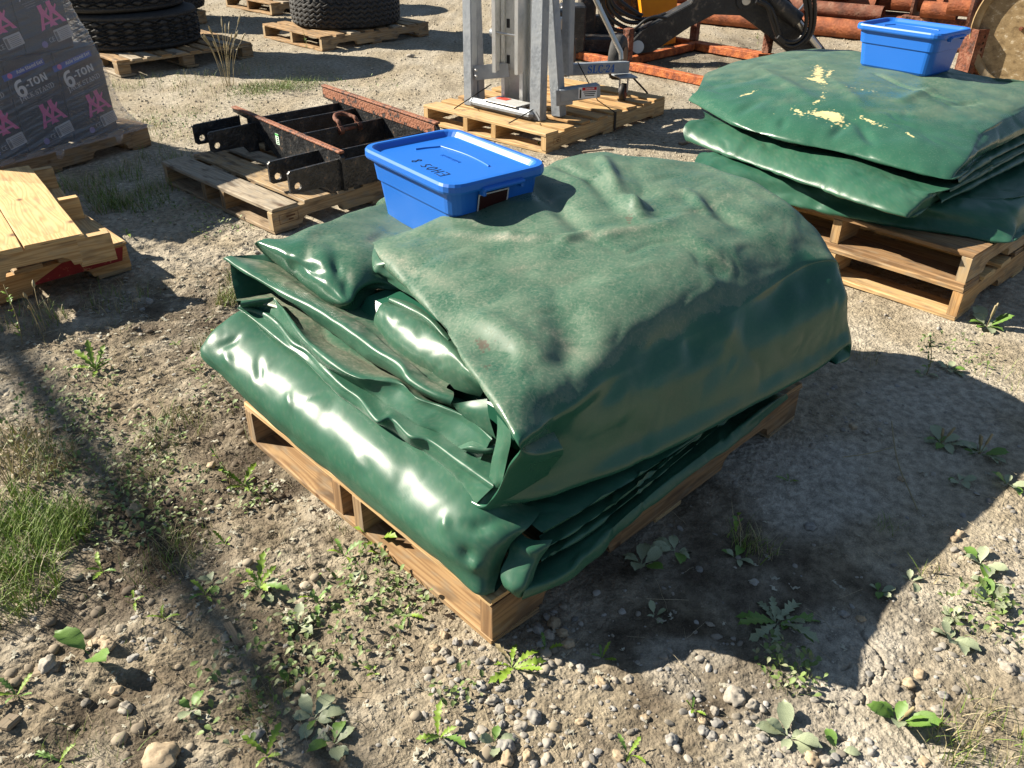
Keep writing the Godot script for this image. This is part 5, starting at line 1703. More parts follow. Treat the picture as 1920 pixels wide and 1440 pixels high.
func build_backhoe():
	var o := thing("backhoe_attachment", "black and yellow backhoe attachment with an arched boom and coiled hoses", "backhoe")
	var zb := -7.4
	var bp := poly_pz([1180, 78, 1202, 54, 1292, 5, 1310, -30, 1455, -30, 1538, 92, 1520, 108, 1486, 104, 1420, 50, 1385, 25, 1335, 23, 1290, 46, 1222, 92, 1195, 96], zb)
	for dz in [-0.09, 0.09]:
		upright_plate(o, "boom_side", bp, zb + dz, 0.012, M.boom)
	var web := st_new()
	for i in bp.size():
		var a: Vector3 = bp[i]
		var b: Vector3 = bp[(i + 1) % bp.size()]
		var dd := (b - a)
		var nn := Vector3(-dd.y, dd.x, 0).normalized() * 0.004
		add_box(web, Vector3(0.010, dd.length(), 0.168), 0.001, Transform3D(Basis(nn.normalized(), dd.normalized(), Vector3.BACK), Vector3((a.x + b.x) / 2, (a.y + b.y) / 2, zb)))
	part(o, "boom_web", done(web), M.boom)
	var pin := PZ(1398, 0, zb + 0.1)
	part(o, "pivot_pin", tube([pin - Vector3(0, 0, 0.22), pin + Vector3(0, 0, 0.03)], 0.035, 18), M.steel)
	part(o, "pivot_boss", tube([pin - Vector3(0, 0, 0.2), pin + Vector3(0, 0, 0.015)], 0.075, 24), M.boom)
	part(o, "hydraulic_cylinder", tube(poly_pz([1428, -30, 1448, 0, 1496, 38], zb + 0.16), 0.062, 16), M.boom)
	part(o, "cylinder_rod", tube(poly_pz([1490, 34, 1536, 92], zb + 0.16), 0.028, 12), M.steel)
	part(o, "arm", tube(poly_pz([1505, 60, 1560, 130], zb), 0.055, 10), M.boom)
	var zy := -7.95
	for dz in [-0.25, 0.0]:
		upright_plate(o, "yellow_guard", poly_pz([1198, -40, 1270, -40, 1268, 55, 1266, 80, 1222, 90, 1210, 92, 1206, 40, 1204, 20], zy + dz), zy + dz, 0.02, M.yellow)
	var yl := poly_pz([1206, 40, 1204, 20, 1198, -40], zy)
	for i in 2: bar(o, "guard_edge", Vector3(yl[i].x, yl[i].y, zy - 0.12), Vector3(yl[i + 1].x, yl[i + 1].y, zy - 0.12), 0.27, 0.012, M.yellow, Vector3.LEFT, 0.001)
	# main frame, cab uprights and stabiliser
	var q := [[1088, -40, 1112, 70, -8.0, 0.35], [1050, 8, 1094, 96, -7.6, 0.25], [1112, 28, 1150, 68, -7.95, 0.12], [1140, 70, 1200, 92, -7.8, 0.4], [1050, 66, 1190, 94, -7.75, 0.3], [1128, -40, 1200, 26, -8.35, 0.3]]
	for e in q:
		var a := PZ(e[0], e[1], e[4])
		var b := PZ(e[2], e[3], e[4])
		part(o, "frame_member", box(Vector3(absf(b.x - a.x), absf(b.y - a.y), e[5]), 0.012), M.black_paint, Transform3D(Basis.IDENTITY, (a + b) * 0.5))
	part(o, "boom_foot", tube([PZ(1196, 88, zb + 0.13), PZ(1196, 88, zb - 0.13)], 0.05, 18), M.steel)
	var hz := zb + 0.10
	for h in [[1128, -30, 1136, 20, 1165, 48, 1205, 56, 1260, 38, 1290, 20], [1134, -30, 1145, 14, 1170, 38, 1200, 42, 1230, 32, 1265, 33], [1140, -30, 1150, 8, 1180, 30, 1215, 36, 1250, 26], [1154, -30, 1160, -2, 1190, 22, 1205, 30], [1124, -30, 1126, 26, 1150, 54, 1190, 60]]:
		part(o, "ribbed_hose", ribbed(poly_pz(h, hz - 0.12), 0.019), M.hose)
	part(o, "plain_hose", tube(smooth_path(poly_pz([1150, 76, 1185, 58, 1210, 38, 1228, 32, 1250, 34], hz), 8), 0.012, 8), M.hose)
	for h in [[1418, 2, 1438, 12, 1448, 40, 1462, 72, 1490, 78, 1508, 60, 1512, 20, 1502, -30], [1424, 0, 1444, 14, 1456, 44, 1466, 78, 1490, 86, 1515, 64, 1520, 20, 1510, -30], [1524, -30, 1528, 20, 1524, 56, 1510, 80]]:
		part(o, "ribbed_hose", ribbed(poly_pz(h, zb + 0.25), 0.019), M.hose)
	part(o, "hose_clamp", box(Vector3(0.09, 0.04, 0.06), 0.006), M.hose, Transform3D(Basis(Vector3.BACK, -0.6), PZ(1464, 74, zb + 0.25)))

# ---------------------------------------------------------------- rusty frame, pipes, roller
func build_rusty():
	var o := thing("steel_skid_frame", "orange rusty square-tube skid frame lying on the dirt", "steel frame")
	var w := 0.062
	var r := func(a: Vector3, b: Vector3, called: String):
		bar(o, called, a + Vector3.UP * (w * 0.5 + 0.004), b + Vector3.UP * (w * 0.5 + 0.004), w, w, M.rust_orange, Vector3.UP, 0.005)
	var A := Vector3(0.30, 0, -7.84)
	var B := Vector3(1.90, 0, -5.94)
	var d := (B - A).normalized()
	var n := Vector3(0.69, 0, -0.72)
	r.call(A, B, "rail")
	r.call(A + d * 0.90 + n * 0.04, A + d * 0.90 + n * 1.06, "cross_rail")
	r.call(A + n * 1.10 + d * 0.86, A + n * 1.10 + d * 1.9, "rail")
	r.call(A + n * 1.17 + d * -0.1, A + n * 1.17 + d * 1.9, "rail")
	for e in [[A + d * 0.98 - n * 0.005, 0.245], [A + n * 1.17 + d * 0.84, 0.28], [A + n * 1.17 + d * 1.62, 0.26]]:
		var p: Vector3 = e[0]
		part(o, "post", box(Vector3(0.065, e[1], 0.065), 0.004), M.rust_dark, Transform3D(Basis(Vector3.UP, 0.86), p + Vector3.UP * (w + 0.004 + e[1] * 0.5)))
	# pipes
	var dir := Vector3(0.80, 0, 0.60)
	var bk := Vector3(0.60, 0, -0.80)
	var base := Vector3(1.90, 0, -9.52)
	var specs := [[0.0, 0.085, 0.085, -0.7, 2.0], [0.25, 0.075, 0.07, -1.0, 2.3], [0.12, 0.225, 0.068, -0.9, 1.9], [0.47, 0.09, 0.085, -1.2, 2.0], [0.40, 0.255, 0.08, -1.1, 1.75], [0.28, 0.37, 0.075, -1.0, 1.5], [0.72, 0.09, 0.085, -1.0, 2.2], [0.68, 0.27, 0.085, -1.1, 2.0], [0.56, 0.42, 0.08, -1.0, 2.1]]
	var k := 0
	var lab := ["front rusty pipe lying on the dirt", "second rusty pipe from the front, on the dirt", "grey-brown pipe resting on the two front pipes", "third rusty pipe of the bottom row", "pipe in the middle of the rusty pile", "upper rusty pipe of the pile's front slope", "rearmost rusty pipe of the bottom row", "rear pipe of the pile's second row", "topmost rusty pipe of the pile"]
	for s in specs:
		var c: Vector3 = base + bk * s[0] + Vector3.UP * s[1]
		var p := thing("rusty_pipe", lab[k], "pipe", Vector3.ZERO, 0.0, "rusty pipes piled at the back")
		var st := st_new()
		add_tube(st, [c + dir * s[3], c + dir * s[4]], s[2], 24, false)
		part(p, "wall", done(st), [M.rust, M.rust_dark, M.rust_dark, M.rust][k % 4])
		st = st_new()
		add_tube(st, [c + dir * s[3], c + dir * s[4]], s[2] - 0.008, 24, false)
		part(p, "bore", done(st), M.rust_dark)
		k += 1
	var band := thing("steel_band", "bright steel band tying the rusty pipes", "band")
	part(band, "strip", tube(smooth_path([base + dir * 1.18 + Vector3(-0.06, 0.20, 0.02), base + dir * 1.18 + bk * 0.08 + Vector3.UP * 0.31, base + dir * 1.18 + bk * 0.25 + Vector3.UP * 0.46, base + dir * 1.18 + bk * 0.5 + Vector3.UP * 0.52], 5), 0.012, 5), M.steel)
	# flanged rollers at the pile's end
	for e in [[PZ(1722, 5, -8.3), 0.20, "large rusty flange at the end of the pipe pile"], [PZ(1832, 15, -7.6), 0.26, "large dark rusty disc behind the perforated post"]]:
		var fl := thing("steel_flange", e[2], "flange")
		var c: Vector3 = e[0]
		part(fl, "disc", tube([c - dir * 0.012, c + dir * 0.012], e[1], 32), M.rust_dark)
		part(fl, "hub", tube([c - dir * 0.22, c + dir * 0.22], 0.075, 20), M.rust)
	for e in [[PZ(1765, 20, -8.0), "short cut pipe stub beside the flange"], [PZ(1785, 12, -8.15), "short cut pipe stub behind another stub"]]:
		var sp := thing("pipe_stub", e[1], "pipe", Vector3.ZERO, 0.0, "cut pipe stubs at the back")
		var c2: Vector3 = e[0]
		var s2 := st_new()
		add_tube(s2, [c2 - dir * 0.16, c2 + dir * 0.14], 0.07, 22, false)
		part(sp, "wall", done(s2), M.rust)
		s2 = st_new()
		add_tube(s2, [c2 - dir * 0.16, c2 + dir * 0.14], 0.061, 22, false)
		part(sp, "bore", done(s2), M.rust_dark)
	var prop := thing("timber_sleeper", "low timber sleeper under the pipe stubs", "timber")
	var pc := PZ(1770, 34, -8.0)
	part(prop, "beam", box(Vector3(0.7, maxf(0.05, pc.y), 0.10), 0.006), M.rust_dark, Transform3D(Basis(Vector3.UP, -0.64), Vector3(pc.x, maxf(0.05, pc.y) * 0.5, pc.z)))
	# tan roller
	var ro := thing("tan_roller", "tan painted steel roller drum with a scuffed end", "roller drum")
	var rc := PZ(1945, 85, -6.15)
	rc.y = 0.44
	var axd := Vector3(-0.58, 0, 0.81)
	part(ro, "drum", tube([rc - axd * 0.55, rc - axd * 0.03], 0.42, 64), M.tan_paint)
	var rim := st_new()
	add_tube(rim, [rc - axd * 0.05, rc + axd * 0.02, rc + axd * 0.025], 0.445, 64, false, [0.445, 0.445, 0.438])
	add_tube(rim, [rc + axd * 0.025, rc + axd * 0.02, rc - axd * 0.03], 0.40, 64, false, [0.438, 0.395, 0.39])
	part(ro, "end_rim", done(rim), M.tan_paint)
	part(ro, "end_disc", tube([rc - axd * 0.032, rc - axd * 0.022], 0.40, 64), M.tan_scuffed)
	part(ro, "hub", tube([rc - axd * 0.03, rc + axd * 0.05], 0.085, 28), M.tan_paint)
	for kb in 6:
		var an := TAU * kb / 6.0
		var sx := Vector3.UP.cross(axd).normalized()
		var bc: Vector3 = rc - axd * 0.02 + (sx * cos(an) + Vector3.UP * sin(an)) * 0.13
		part(ro, "hub_bolt", tube([bc, bc + axd * 0.022], 0.014, 6), M.rust_dark)
	part(ro, "scraper_plate", box(Vector3(0.50, 0.012, 0.20), 0.002), M.tan_paint, Transform3D(Basis(Vector3.BACK, 0.5) * Basis(Vector3.UP, 0.5), rc + axd * 0.12 + Vector3(-0.12, 0.36, 0)))
	# perforated post
	var po := thing("perforated_post", "rusty square post with a row of holes beside the tan roller", "post")
	var p0 := Vector3(3.10, 0.0, -6.20)
	p0 = PZ(1826, 140, -6.35)
	p0.y = 0.0
	var p1 := PZ(1838, 55, -6.35)
	var hgt := p1.y
	var holes := []
	for i in 7: holes.append(circle(Vector2(0, hgt - 0.05 - 0.042 * i), 0.011, 10))
	var tw := Basis(Vector3.UP, 0.35)
	part(po, "front_wall", extrude(PackedVector2Array([Vector2(-0.07, 0), Vector2(0.07, 0), Vector2(0.07, hgt), Vector2(-0.07, hgt)]), 0.008, holes), M.rust_dark, Transform3D(tw, p0))
	for s in [-1.0, 1.0]:
		part(po, "side_wall", box(Vector3(0.008, hgt, 0.11), 0.001), M.rust_dark, Transform3D(tw, p0 + tw * Vector3(0.066 * s, hgt * 0.5, -0.0595)))
	part(po, "back_wall", box(Vector3(0.14, hgt, 0.008), 0.001), M.rust_dark, Transform3D(tw, p0 + tw * Vector3(0, hgt * 0.5, -0.119)))
	part(po, "pin", tube([p0 + tw * Vector3(0.03, hgt - 0.02, -0.02), p0 + tw * Vector3(0.05, hgt + 0.0, -0.08)], 0.012, 8), M.steel)

# ---------------------------------------------------------------- things lying and growing on the dirt
var rng := RandomNumberGenerator.new()

func multi(called: String, mesh: Mesh, mat: Material, xfs: Array, cols: Array, label: String, category: String):
	var mm := MultiMesh.new()
	mm.transform_format = MultiMesh.TRANSFORM_3D
	mm.use_colors = true
	mm.mesh = mesh
	mm.instance_count = xfs.size()
	for i in xfs.size():
		mm.set_instance_transform(i, xfs[i])
		mm.set_instance_color(i, cols[i])
	var o := MultiMeshInstance3D.new()
	o.name = numbered(called)
	o.multimesh = mm
	o.material_override = mat
	add_child(o)
	tag(o, label, category, "", "stuff")

func lump(seed_n: int, flat: float, sub := 1) -> ArrayMesh:
	# rounded stone: a subdivided octahedron pushed about by noise
	var n := FastNoiseLite.new()
	n.seed = seed_n
	n.frequency = 0.9
	var fs := []
	var v := [Vector3.RIGHT, Vector3.UP, Vector3.BACK, Vector3.LEFT, Vector3.DOWN, Vector3.FORWARD]
	for f in [[0, 1, 2], [2, 1, 3], [3, 1, 5], [5, 1, 0], [2, 4, 0], [3, 4, 2], [5, 4, 3], [0, 4, 5]]: fs.append([v[f[0]], v[f[1]], v[f[2]]])
	for k in sub:
		var o := []
		for f in fs:
			var a: Vector3 = (f[0] + f[1]).normalized()
			var b: Vector3 = (f[1] + f[2]).normalized()
			var c: Vector3 = (f[2] + f[0]).normalized()
			o.append_array([[f[0], a, c], [a, f[1], b], [c, b, f[2]], [a, b, c]])
		fs = o
	var st := st_new()
	st.set_smooth_group(1 if sub > 0 else -1)
	for f in fs:
		for p in [f[0], f[2], f[1]]:
			var r: float = 1.0 + 0.55 * n.get_noise_3d(p.x, p.y, p.z) + 0.12 * n.get_noise_3d(p.x * 3.0, p.y * 3.0, p.z * 3.0 + 5.0)
			st.set_color(Color.WHITE)
			st.add_vertex(Vector3(p.x, p.y * flat, p.z * (0.75 + 0.1 * (seed_n % 4))) * r)
	return done(st)

func spin() -> Basis:
	return Basis(Vector3.UP, rng.randf() * TAU)

func on_ground(x: float, z: float) -> Vector3:
	return Vector3(x, gh(x, z), z)

# inside one of the pallets' footprints
func covered(x: float, z: float) -> bool:
	for f in [[-0.0416, -1.1997, 43.84], [1.6047, -2.678, 43.0], [0.1925, -4.7452, 47.9], [-1.0626, -3.5095, 45.93], [-2.43, -2.28, 44.0], [-2.786, -3.891, 57.5], [-1.69, -7.86, 44.0], [-3.06, -6.78, 44.0]]:
		var y := deg_to_rad(f[2])
		var dx: float = x - f[0]
		var dz: float = z - f[1]
		var a := dx * cos(y) - dz * sin(y)
		var b := -dx * sin(y) - dz * cos(y)
		if a > -0.01 and a < 1.23 and b > -0.01 and b < 1.03: return true
	return false

func scatter_stuff():
	rng.seed = 2024
	# grit
	for kind in 2:
		var xfs := []
		var cols := []
		var n := 34000 if kind == 0 else 34000
		while xfs.size() < n:
			var x: float
			var z: float
			var s: float
			if kind == 0:
				x = rng.randf_range(-1.75, 1.8)
				z = rng.randf_range(-3.4, -0.74)
				s = 0.0009 + 0.0028 * pow(rng.randf(), 3.0)
				if x < -0.2 and rng.randf() < 0.25: s *= 1.7
			else:
				z = -3.2 - 8.0 * pow(rng.randf(), 0.8)
				x = rng.randf_range(-1, 1) * (0.9 - z * 0.55)
				s = 0.003 + 0.011 * pow(rng.randf(), 3.5)
			if covered(x, z): continue
			var c := ground_color(x, z, 0.0)
			var k := rng.randf_range(0.8, 1.25) if kind == 0 else rng.randf_range(0.95, 1.4)
			cols.append(Color(c.r * k, c.g * k, c.b * k))
			xfs.append(Transform3D(spin().scaled_local(Vector3(s, s * 0.7, s)), on_ground(x, z) + Vector3.UP * s * 0.2))
		multi("grit", lump(3 + kind, 0.8, 0), M.stone, xfs, cols, "dirt crumbs on the near ground" if kind == 0 else "gravel crumbs on the far yard", "gravel")
	# pebbles: rounded, grey and tan, thick in the foreground right of the pallet's near corner
	var spots := [[870, 1010, .10, 1.5], [920, 1090, .08, 1.0], [1000, 1180, .16, 2.0], [900, 1330, .18, 2.6], [1060, 1400, .2, 1.2], [1300, 1360, .35, 2.6], [1450, 1420, .25, 1.6], [1750, 1330, .35, 1.3], [1860, 1200, .25, 1.8], [1880, 1050, .2, 1.2], [300, 1150, .14, .8], [250, 560, .12, .6], [1530, 1420, .2, 1.0], [1000, 1050, .3, .3], [1620, 780, .2, .7], [940, 1400, .12, 1.2], [1150, 1330, .3, .5]]
	var tot := 0.0
	for s in spots: tot += s[3]
	for v in 3:
		var xfs2 := []
		var cols2 := []
		for i in 760:
			var x: float
			var z: float
			var s := 0.0022 + 0.0075 * pow(rng.randf(), 2.6)
			if rng.randf() < 0.68:
				var q := rng.randf() * tot
				var sp: Array = spots[0]
				for e in spots:
					q -= e[3]
					if q <= 0:
						sp = e
						break
				var c := P(sp[0], sp[1], 0)
				var rr: float = sp[2] * sqrt(-log(maxf(1e-4, rng.randf()))) * 0.7
				var an := rng.randf() * TAU
				x = c.x + cos(an) * rr
				z = c.z + sin(an) * rr
			else:
				x = rng.randf_range(-1.7, 1.8)
				z = rng.randf_range(-3.3, -0.76)
			if covered(x, z): continue
			var g := rng.randf_range(0.20, 0.42)
			var tn := rng.randf_range(0.0, 1.0)
			cols2.append(Color(g, g * lerpf(0.97, 0.88, tn), g * lerpf(0.92, 0.70, tn)))
			var tip := Basis(Vector3(rng.randf() - 0.5, 0, rng.randf() - 0.5).normalized(), rng.randf_range(-0.4, 0.4))
			xfs2.append(Transform3D((tip * spin()).scaled_local(Vector3(rng.randf_range(0.8, 1.35), rng.randf_range(0.6, 1.0), rng.randf_range(0.75, 1.1)) * s), on_ground(x, z) + Vector3.UP * s * 0.12))
		multi("pebbles", lump(21 + v * 5, [0.72, 0.6, 0.85][v], 2), M.stone, xfs2, cols2, ["small rounded pebbles strewn over the dirt", "flat pebbles strewn over the dirt", "egg-shaped pebbles strewn over the dirt"][v], "pebbles")
	# dry clods of mud where the ground is churned
	var xc := []
	var cc := []
	for i in 2600:
		var x := rng.randf_range(-1.6, 0.1)
		var z := rng.randf_range(-3.1, -0.75)
		if rng.randf() > 0.25 + 0.9 * damp_at(x, z) or covered(x, z): continue
		var s := 0.004 + 0.013 * pow(rng.randf(), 2.4)
		var c := ground_color(x, z, 0)
		var k := rng.randf_range(0.75, 1.35)
		cc.append(Color(c.r * k, c.g * k, c.b * k))
		xc.append(Transform3D(spin().scaled_local(Vector3(s, s * 0.8, s)), on_ground(x, z) + Vector3.UP * s * 0.1))
	multi("mud_clods", lump(77, 0.75, 1), M.dirt_clod, xc, cc, "broken mud clods on the churned ground", "mud")
	# straw, dead stems and fine dark twigs lying about
	for kind in 3:
		var st := st_new()
		st.set_smooth_group(-1)
		var bend: Array = [0.0, 0.05, 0.02, 0.09, 0.0]
		if kind == 2: bend = [0.0, 0.12, 0.02, 0.16, -0.05]
		for i in 4:
			var a := Vector3(bend[i], 0.02 * (i % 2), i / 4.0 - 0.5)
			var b := Vector3(bend[i + 1], 0.02 * ((i + 1) % 2), (i + 1) / 4.0 - 0.5)
			var w := 0.011 if kind != 1 else 0.05 * (1.0 - absf(i - 1.5) / 2.6)
			st.set_color(Color.WHITE)
			quad(st, a + Vector3(-w, 0, 0), a + Vector3(0, w * 0.8, 0), b + Vector3(0, w * 0.8, 0), b + Vector3(-w, 0, 0))
			quad(st, a + Vector3(0, w * 0.8, 0), a + Vector3(w, 0, 0), b + Vector3(w, 0, 0), b + Vector3(0, w * 0.8, 0))
		var mesh := done(st)
		var xs := []
		var cs := []
		var n: int = [6000, 4500, 8000][kind]
		for i in n:
			var x := rng.randf_range(-1.75, 1.75)
			var z := rng.randf_range(-3.4, -0.76)
			var left := smoothstep(0.35, -0.5, x)
			if rng.randf() > 0.16 + 0.84 * left or covered(x, z): continue
			if noise_a.get_noise_2d(x * 2.4 + 30.0, z * 2.4) < -0.32: continue
			var l: float = [rng.randf_range(0.02, 0.10), rng.randf_range(0.008, 0.024), rng.randf_range(0.015, 0.05)][kind]
			var th: float = [0.5, 1.6, 0.8][kind]
			var tip := Basis(Vector3(rng.randf() - 0.5, 0, rng.randf() - 0.5).normalized(), rng.randf_range(-0.25, 0.25))
			xs.append(Transform3D((tip * spin()).scaled_local(Vector3(minf(l, 0.05) * th * (3.0 if kind == 1 else 1.0), l, l)), on_ground(x, z) + Vector3.UP * rng.randf_range(0.001, 0.006)))
			var g := rng.randf_range(0.7, 1.15)
			var c: Color = [Color(0.42, 0.36, 0.24), Color(0.36, 0.34, 0.27), Color(0.10, 0.075, 0.055)][kind]
			cs.append(Color(c.r * g, c.g * g, c.b * g))
		multi(["straw", "leaf_litter", "twigs"][kind], mesh, M.litter, xs, cs, ["pale straw lying on the dirt", "curled grey leaf litter on the dirt", "fine dark twigs and rootlets on the dirt"][kind], ["straw", "litter", "twigs"][kind])

# ---------------------------------------------------------------- plants
func leaf_mesh(kind: String, v: int) -> ArrayMesh:
	var r := RandomNumberGenerator.new()
	r.seed = hash(kind) + v * 31
	var st := st_new()
	st.set_smooth_group(1)
	var n := 12
	var prev := []
	var droop := r.randf_range(0.15, 0.55)
	var side := r.randf_range(-0.12, 0.12)
	for i in n + 1:
		var s := float(i) / n
		var w := 0.0
		if kind == "toothed":
			w = 0.115 * pow(sin(PI * pow(s, 1.55)), 0.8) + 0.012
			if i % 2 == 1 and s < 0.85: w *= 0.42
			if i == n: w = 0.0
		elif kind == "oval":
			w = 0.20 * pow(sin(PI * clampf((s - 0.22) / 0.78, 0.0, 1.0)), 0.7) + (0.018 if s < 0.9 else 0.0)
		else:
			w = 0.10 * pow(sin(PI * pow(s, 0.9)), 0.8) + 0.008 * (1.0 - s)
		var c := Vector3(side * s * s, 0.55 * s - droop * s * s * 0.9, 0.86 * s)
		var up := w * 0.35
		var wob := r.randf_range(-0.012, 0.012)
		var cur := [c + Vector3(-w, up + wob, -0.02 if i % 2 == 1 else 0.03), c, c + Vector3(w, up - wob, -0.02 if i % 2 == 1 else 0.03)]
		if i > 0:
			var u0 := (i - 1.0) / n
			quad(st, prev[0], prev[1], cur[1], cur[0], Vector2(0, u0), Vector2(0.5, u0), Vector2(0.5, s), Vector2(0, s))
			quad(st, prev[1], prev[2], cur[2], cur[1], Vector2(0.5, u0), Vector2(1, u0), Vector2(1, s), Vector2(0.5, s))
		prev = cur
	return done(st)

var leaf_cache := {}
func leaf(kind: String) -> ArrayMesh:
	var v := rng.randi() % 4
	var key := "%s%d" % [kind, v]
	if not leaf_cache.has(key): leaf_cache[key] = leaf_mesh(kind, v)
	return leaf_cache[key]

# rosette weed: leaves as parts
func weed(called: String, label: String, group: String, p: Vector3, size: float, kind: String, mats: Array, n: int, lift: float, spikes := 0):
	var o := thing(called, label, "weed", on_ground(p.x, p.z) - Vector3.UP * 0.002, 0.0, group)
	var a0 := rng.randf() * TAU
	for i in n:
		var a := a0 + TAU * i / n + rng.randf_range(-0.35, 0.35)
		var s := size * rng.randf_range(0.55, 1.1)
		var pitch := -rng.randf_range(lift - 0.3, lift + 0.3)
		var b := Basis(Vector3.UP, a) * Basis(Vector3.RIGHT, pitch) * Basis(Vector3.BACK, rng.randf_range(-0.3, 0.3))
		part(o, "leaf", leaf(kind), M[mats[rng.randi() % mats.size()]], Transform3D(b.scaled_local(Vector3(s, s, s)), Vector3(cos(a), 0, sin(a)) * 0.003))
	for i in spikes:
		var lean := Vector3(rng.randf_range(-0.3, 0.3), 1, rng.randf_range(-0.3, 0.3)).normalized() * size * rng.randf_range(0.7, 1.0)
		part(o, "flower_spike", tube([Vector3.ZERO, lean * 0.45, lean * 0.55, lean * 0.97, lean], 0.003, 7, true, [0.0012, 0.0012, 0.0038, 0.0034, 0.001]), M.leaf_dry)

func stalk_weed(label: String, p: Vector3, h: float, mats: Array):
	var o := thing("stalk_weed", label, "weed", on_ground(p.x, p.z) - Vector3.UP * 0.002, 0.0, "thin upright weeds")
	var lean := Vector3(rng.randf_range(-0.25, 0.25), 1, rng.randf_range(-0.25, 0.25)).normalized()
	var pts := [Vector3.ZERO, lean * h * 0.4 + Vector3(0.01, 0, 0), lean * h]
	part(o, "stem", tube(smooth_path(pts, 3), 0.0016, 5), M.leaf_dry)
	var n := int(h * 110)
	for i in n:
		var f := rng.randf_range(0.1, 1.0)
		var s := rng.randf_range(0.014, 0.028)
		part(o, "leaf", leaf("oval" if i % 2 == 0 else "lance"), M[mats[rng.randi() % mats.size()]], Transform3D((spin() * Basis(Vector3.RIGHT, rng.randf_range(-0.8, 0.1))).scaled_local(Vector3.ONE * s), lean * h * f))

func where_px(u: float, v: float) -> String:
	if v < 320: return "in the back of the yard"
	if u < 460 and v < 700: return "near the paired empty pallets"
	if u < 330 and v >= 900 and v < 1200: return "beside the green turf"
	if u < 420 and v < 960: return "among the creeping weeds"
	if u > 1000 and u < 1800 and v > 760 and v < 1230: return "in the near stack's shadow"
	if u > 1500 and v < 900: return "between the two tarp stacks"
	if u > 1700: return "at the tip of the stack's shadow"
	if u > 560 and u < 1080 and v < 1230: return "along the tarp pallet's near edge"
	if u > 830: return "in the pebbly sunlit dirt"
	if u < 420: return "on the churned mud"
	return "on the bare dirt by the cable's shadow"

func count_word(n: int) -> String:
	return ["no", "one", "two", "three", "four", "five", "six", "seven", "eight", "nine", "ten", "eleven", "twelve"][mini(n, 12)]

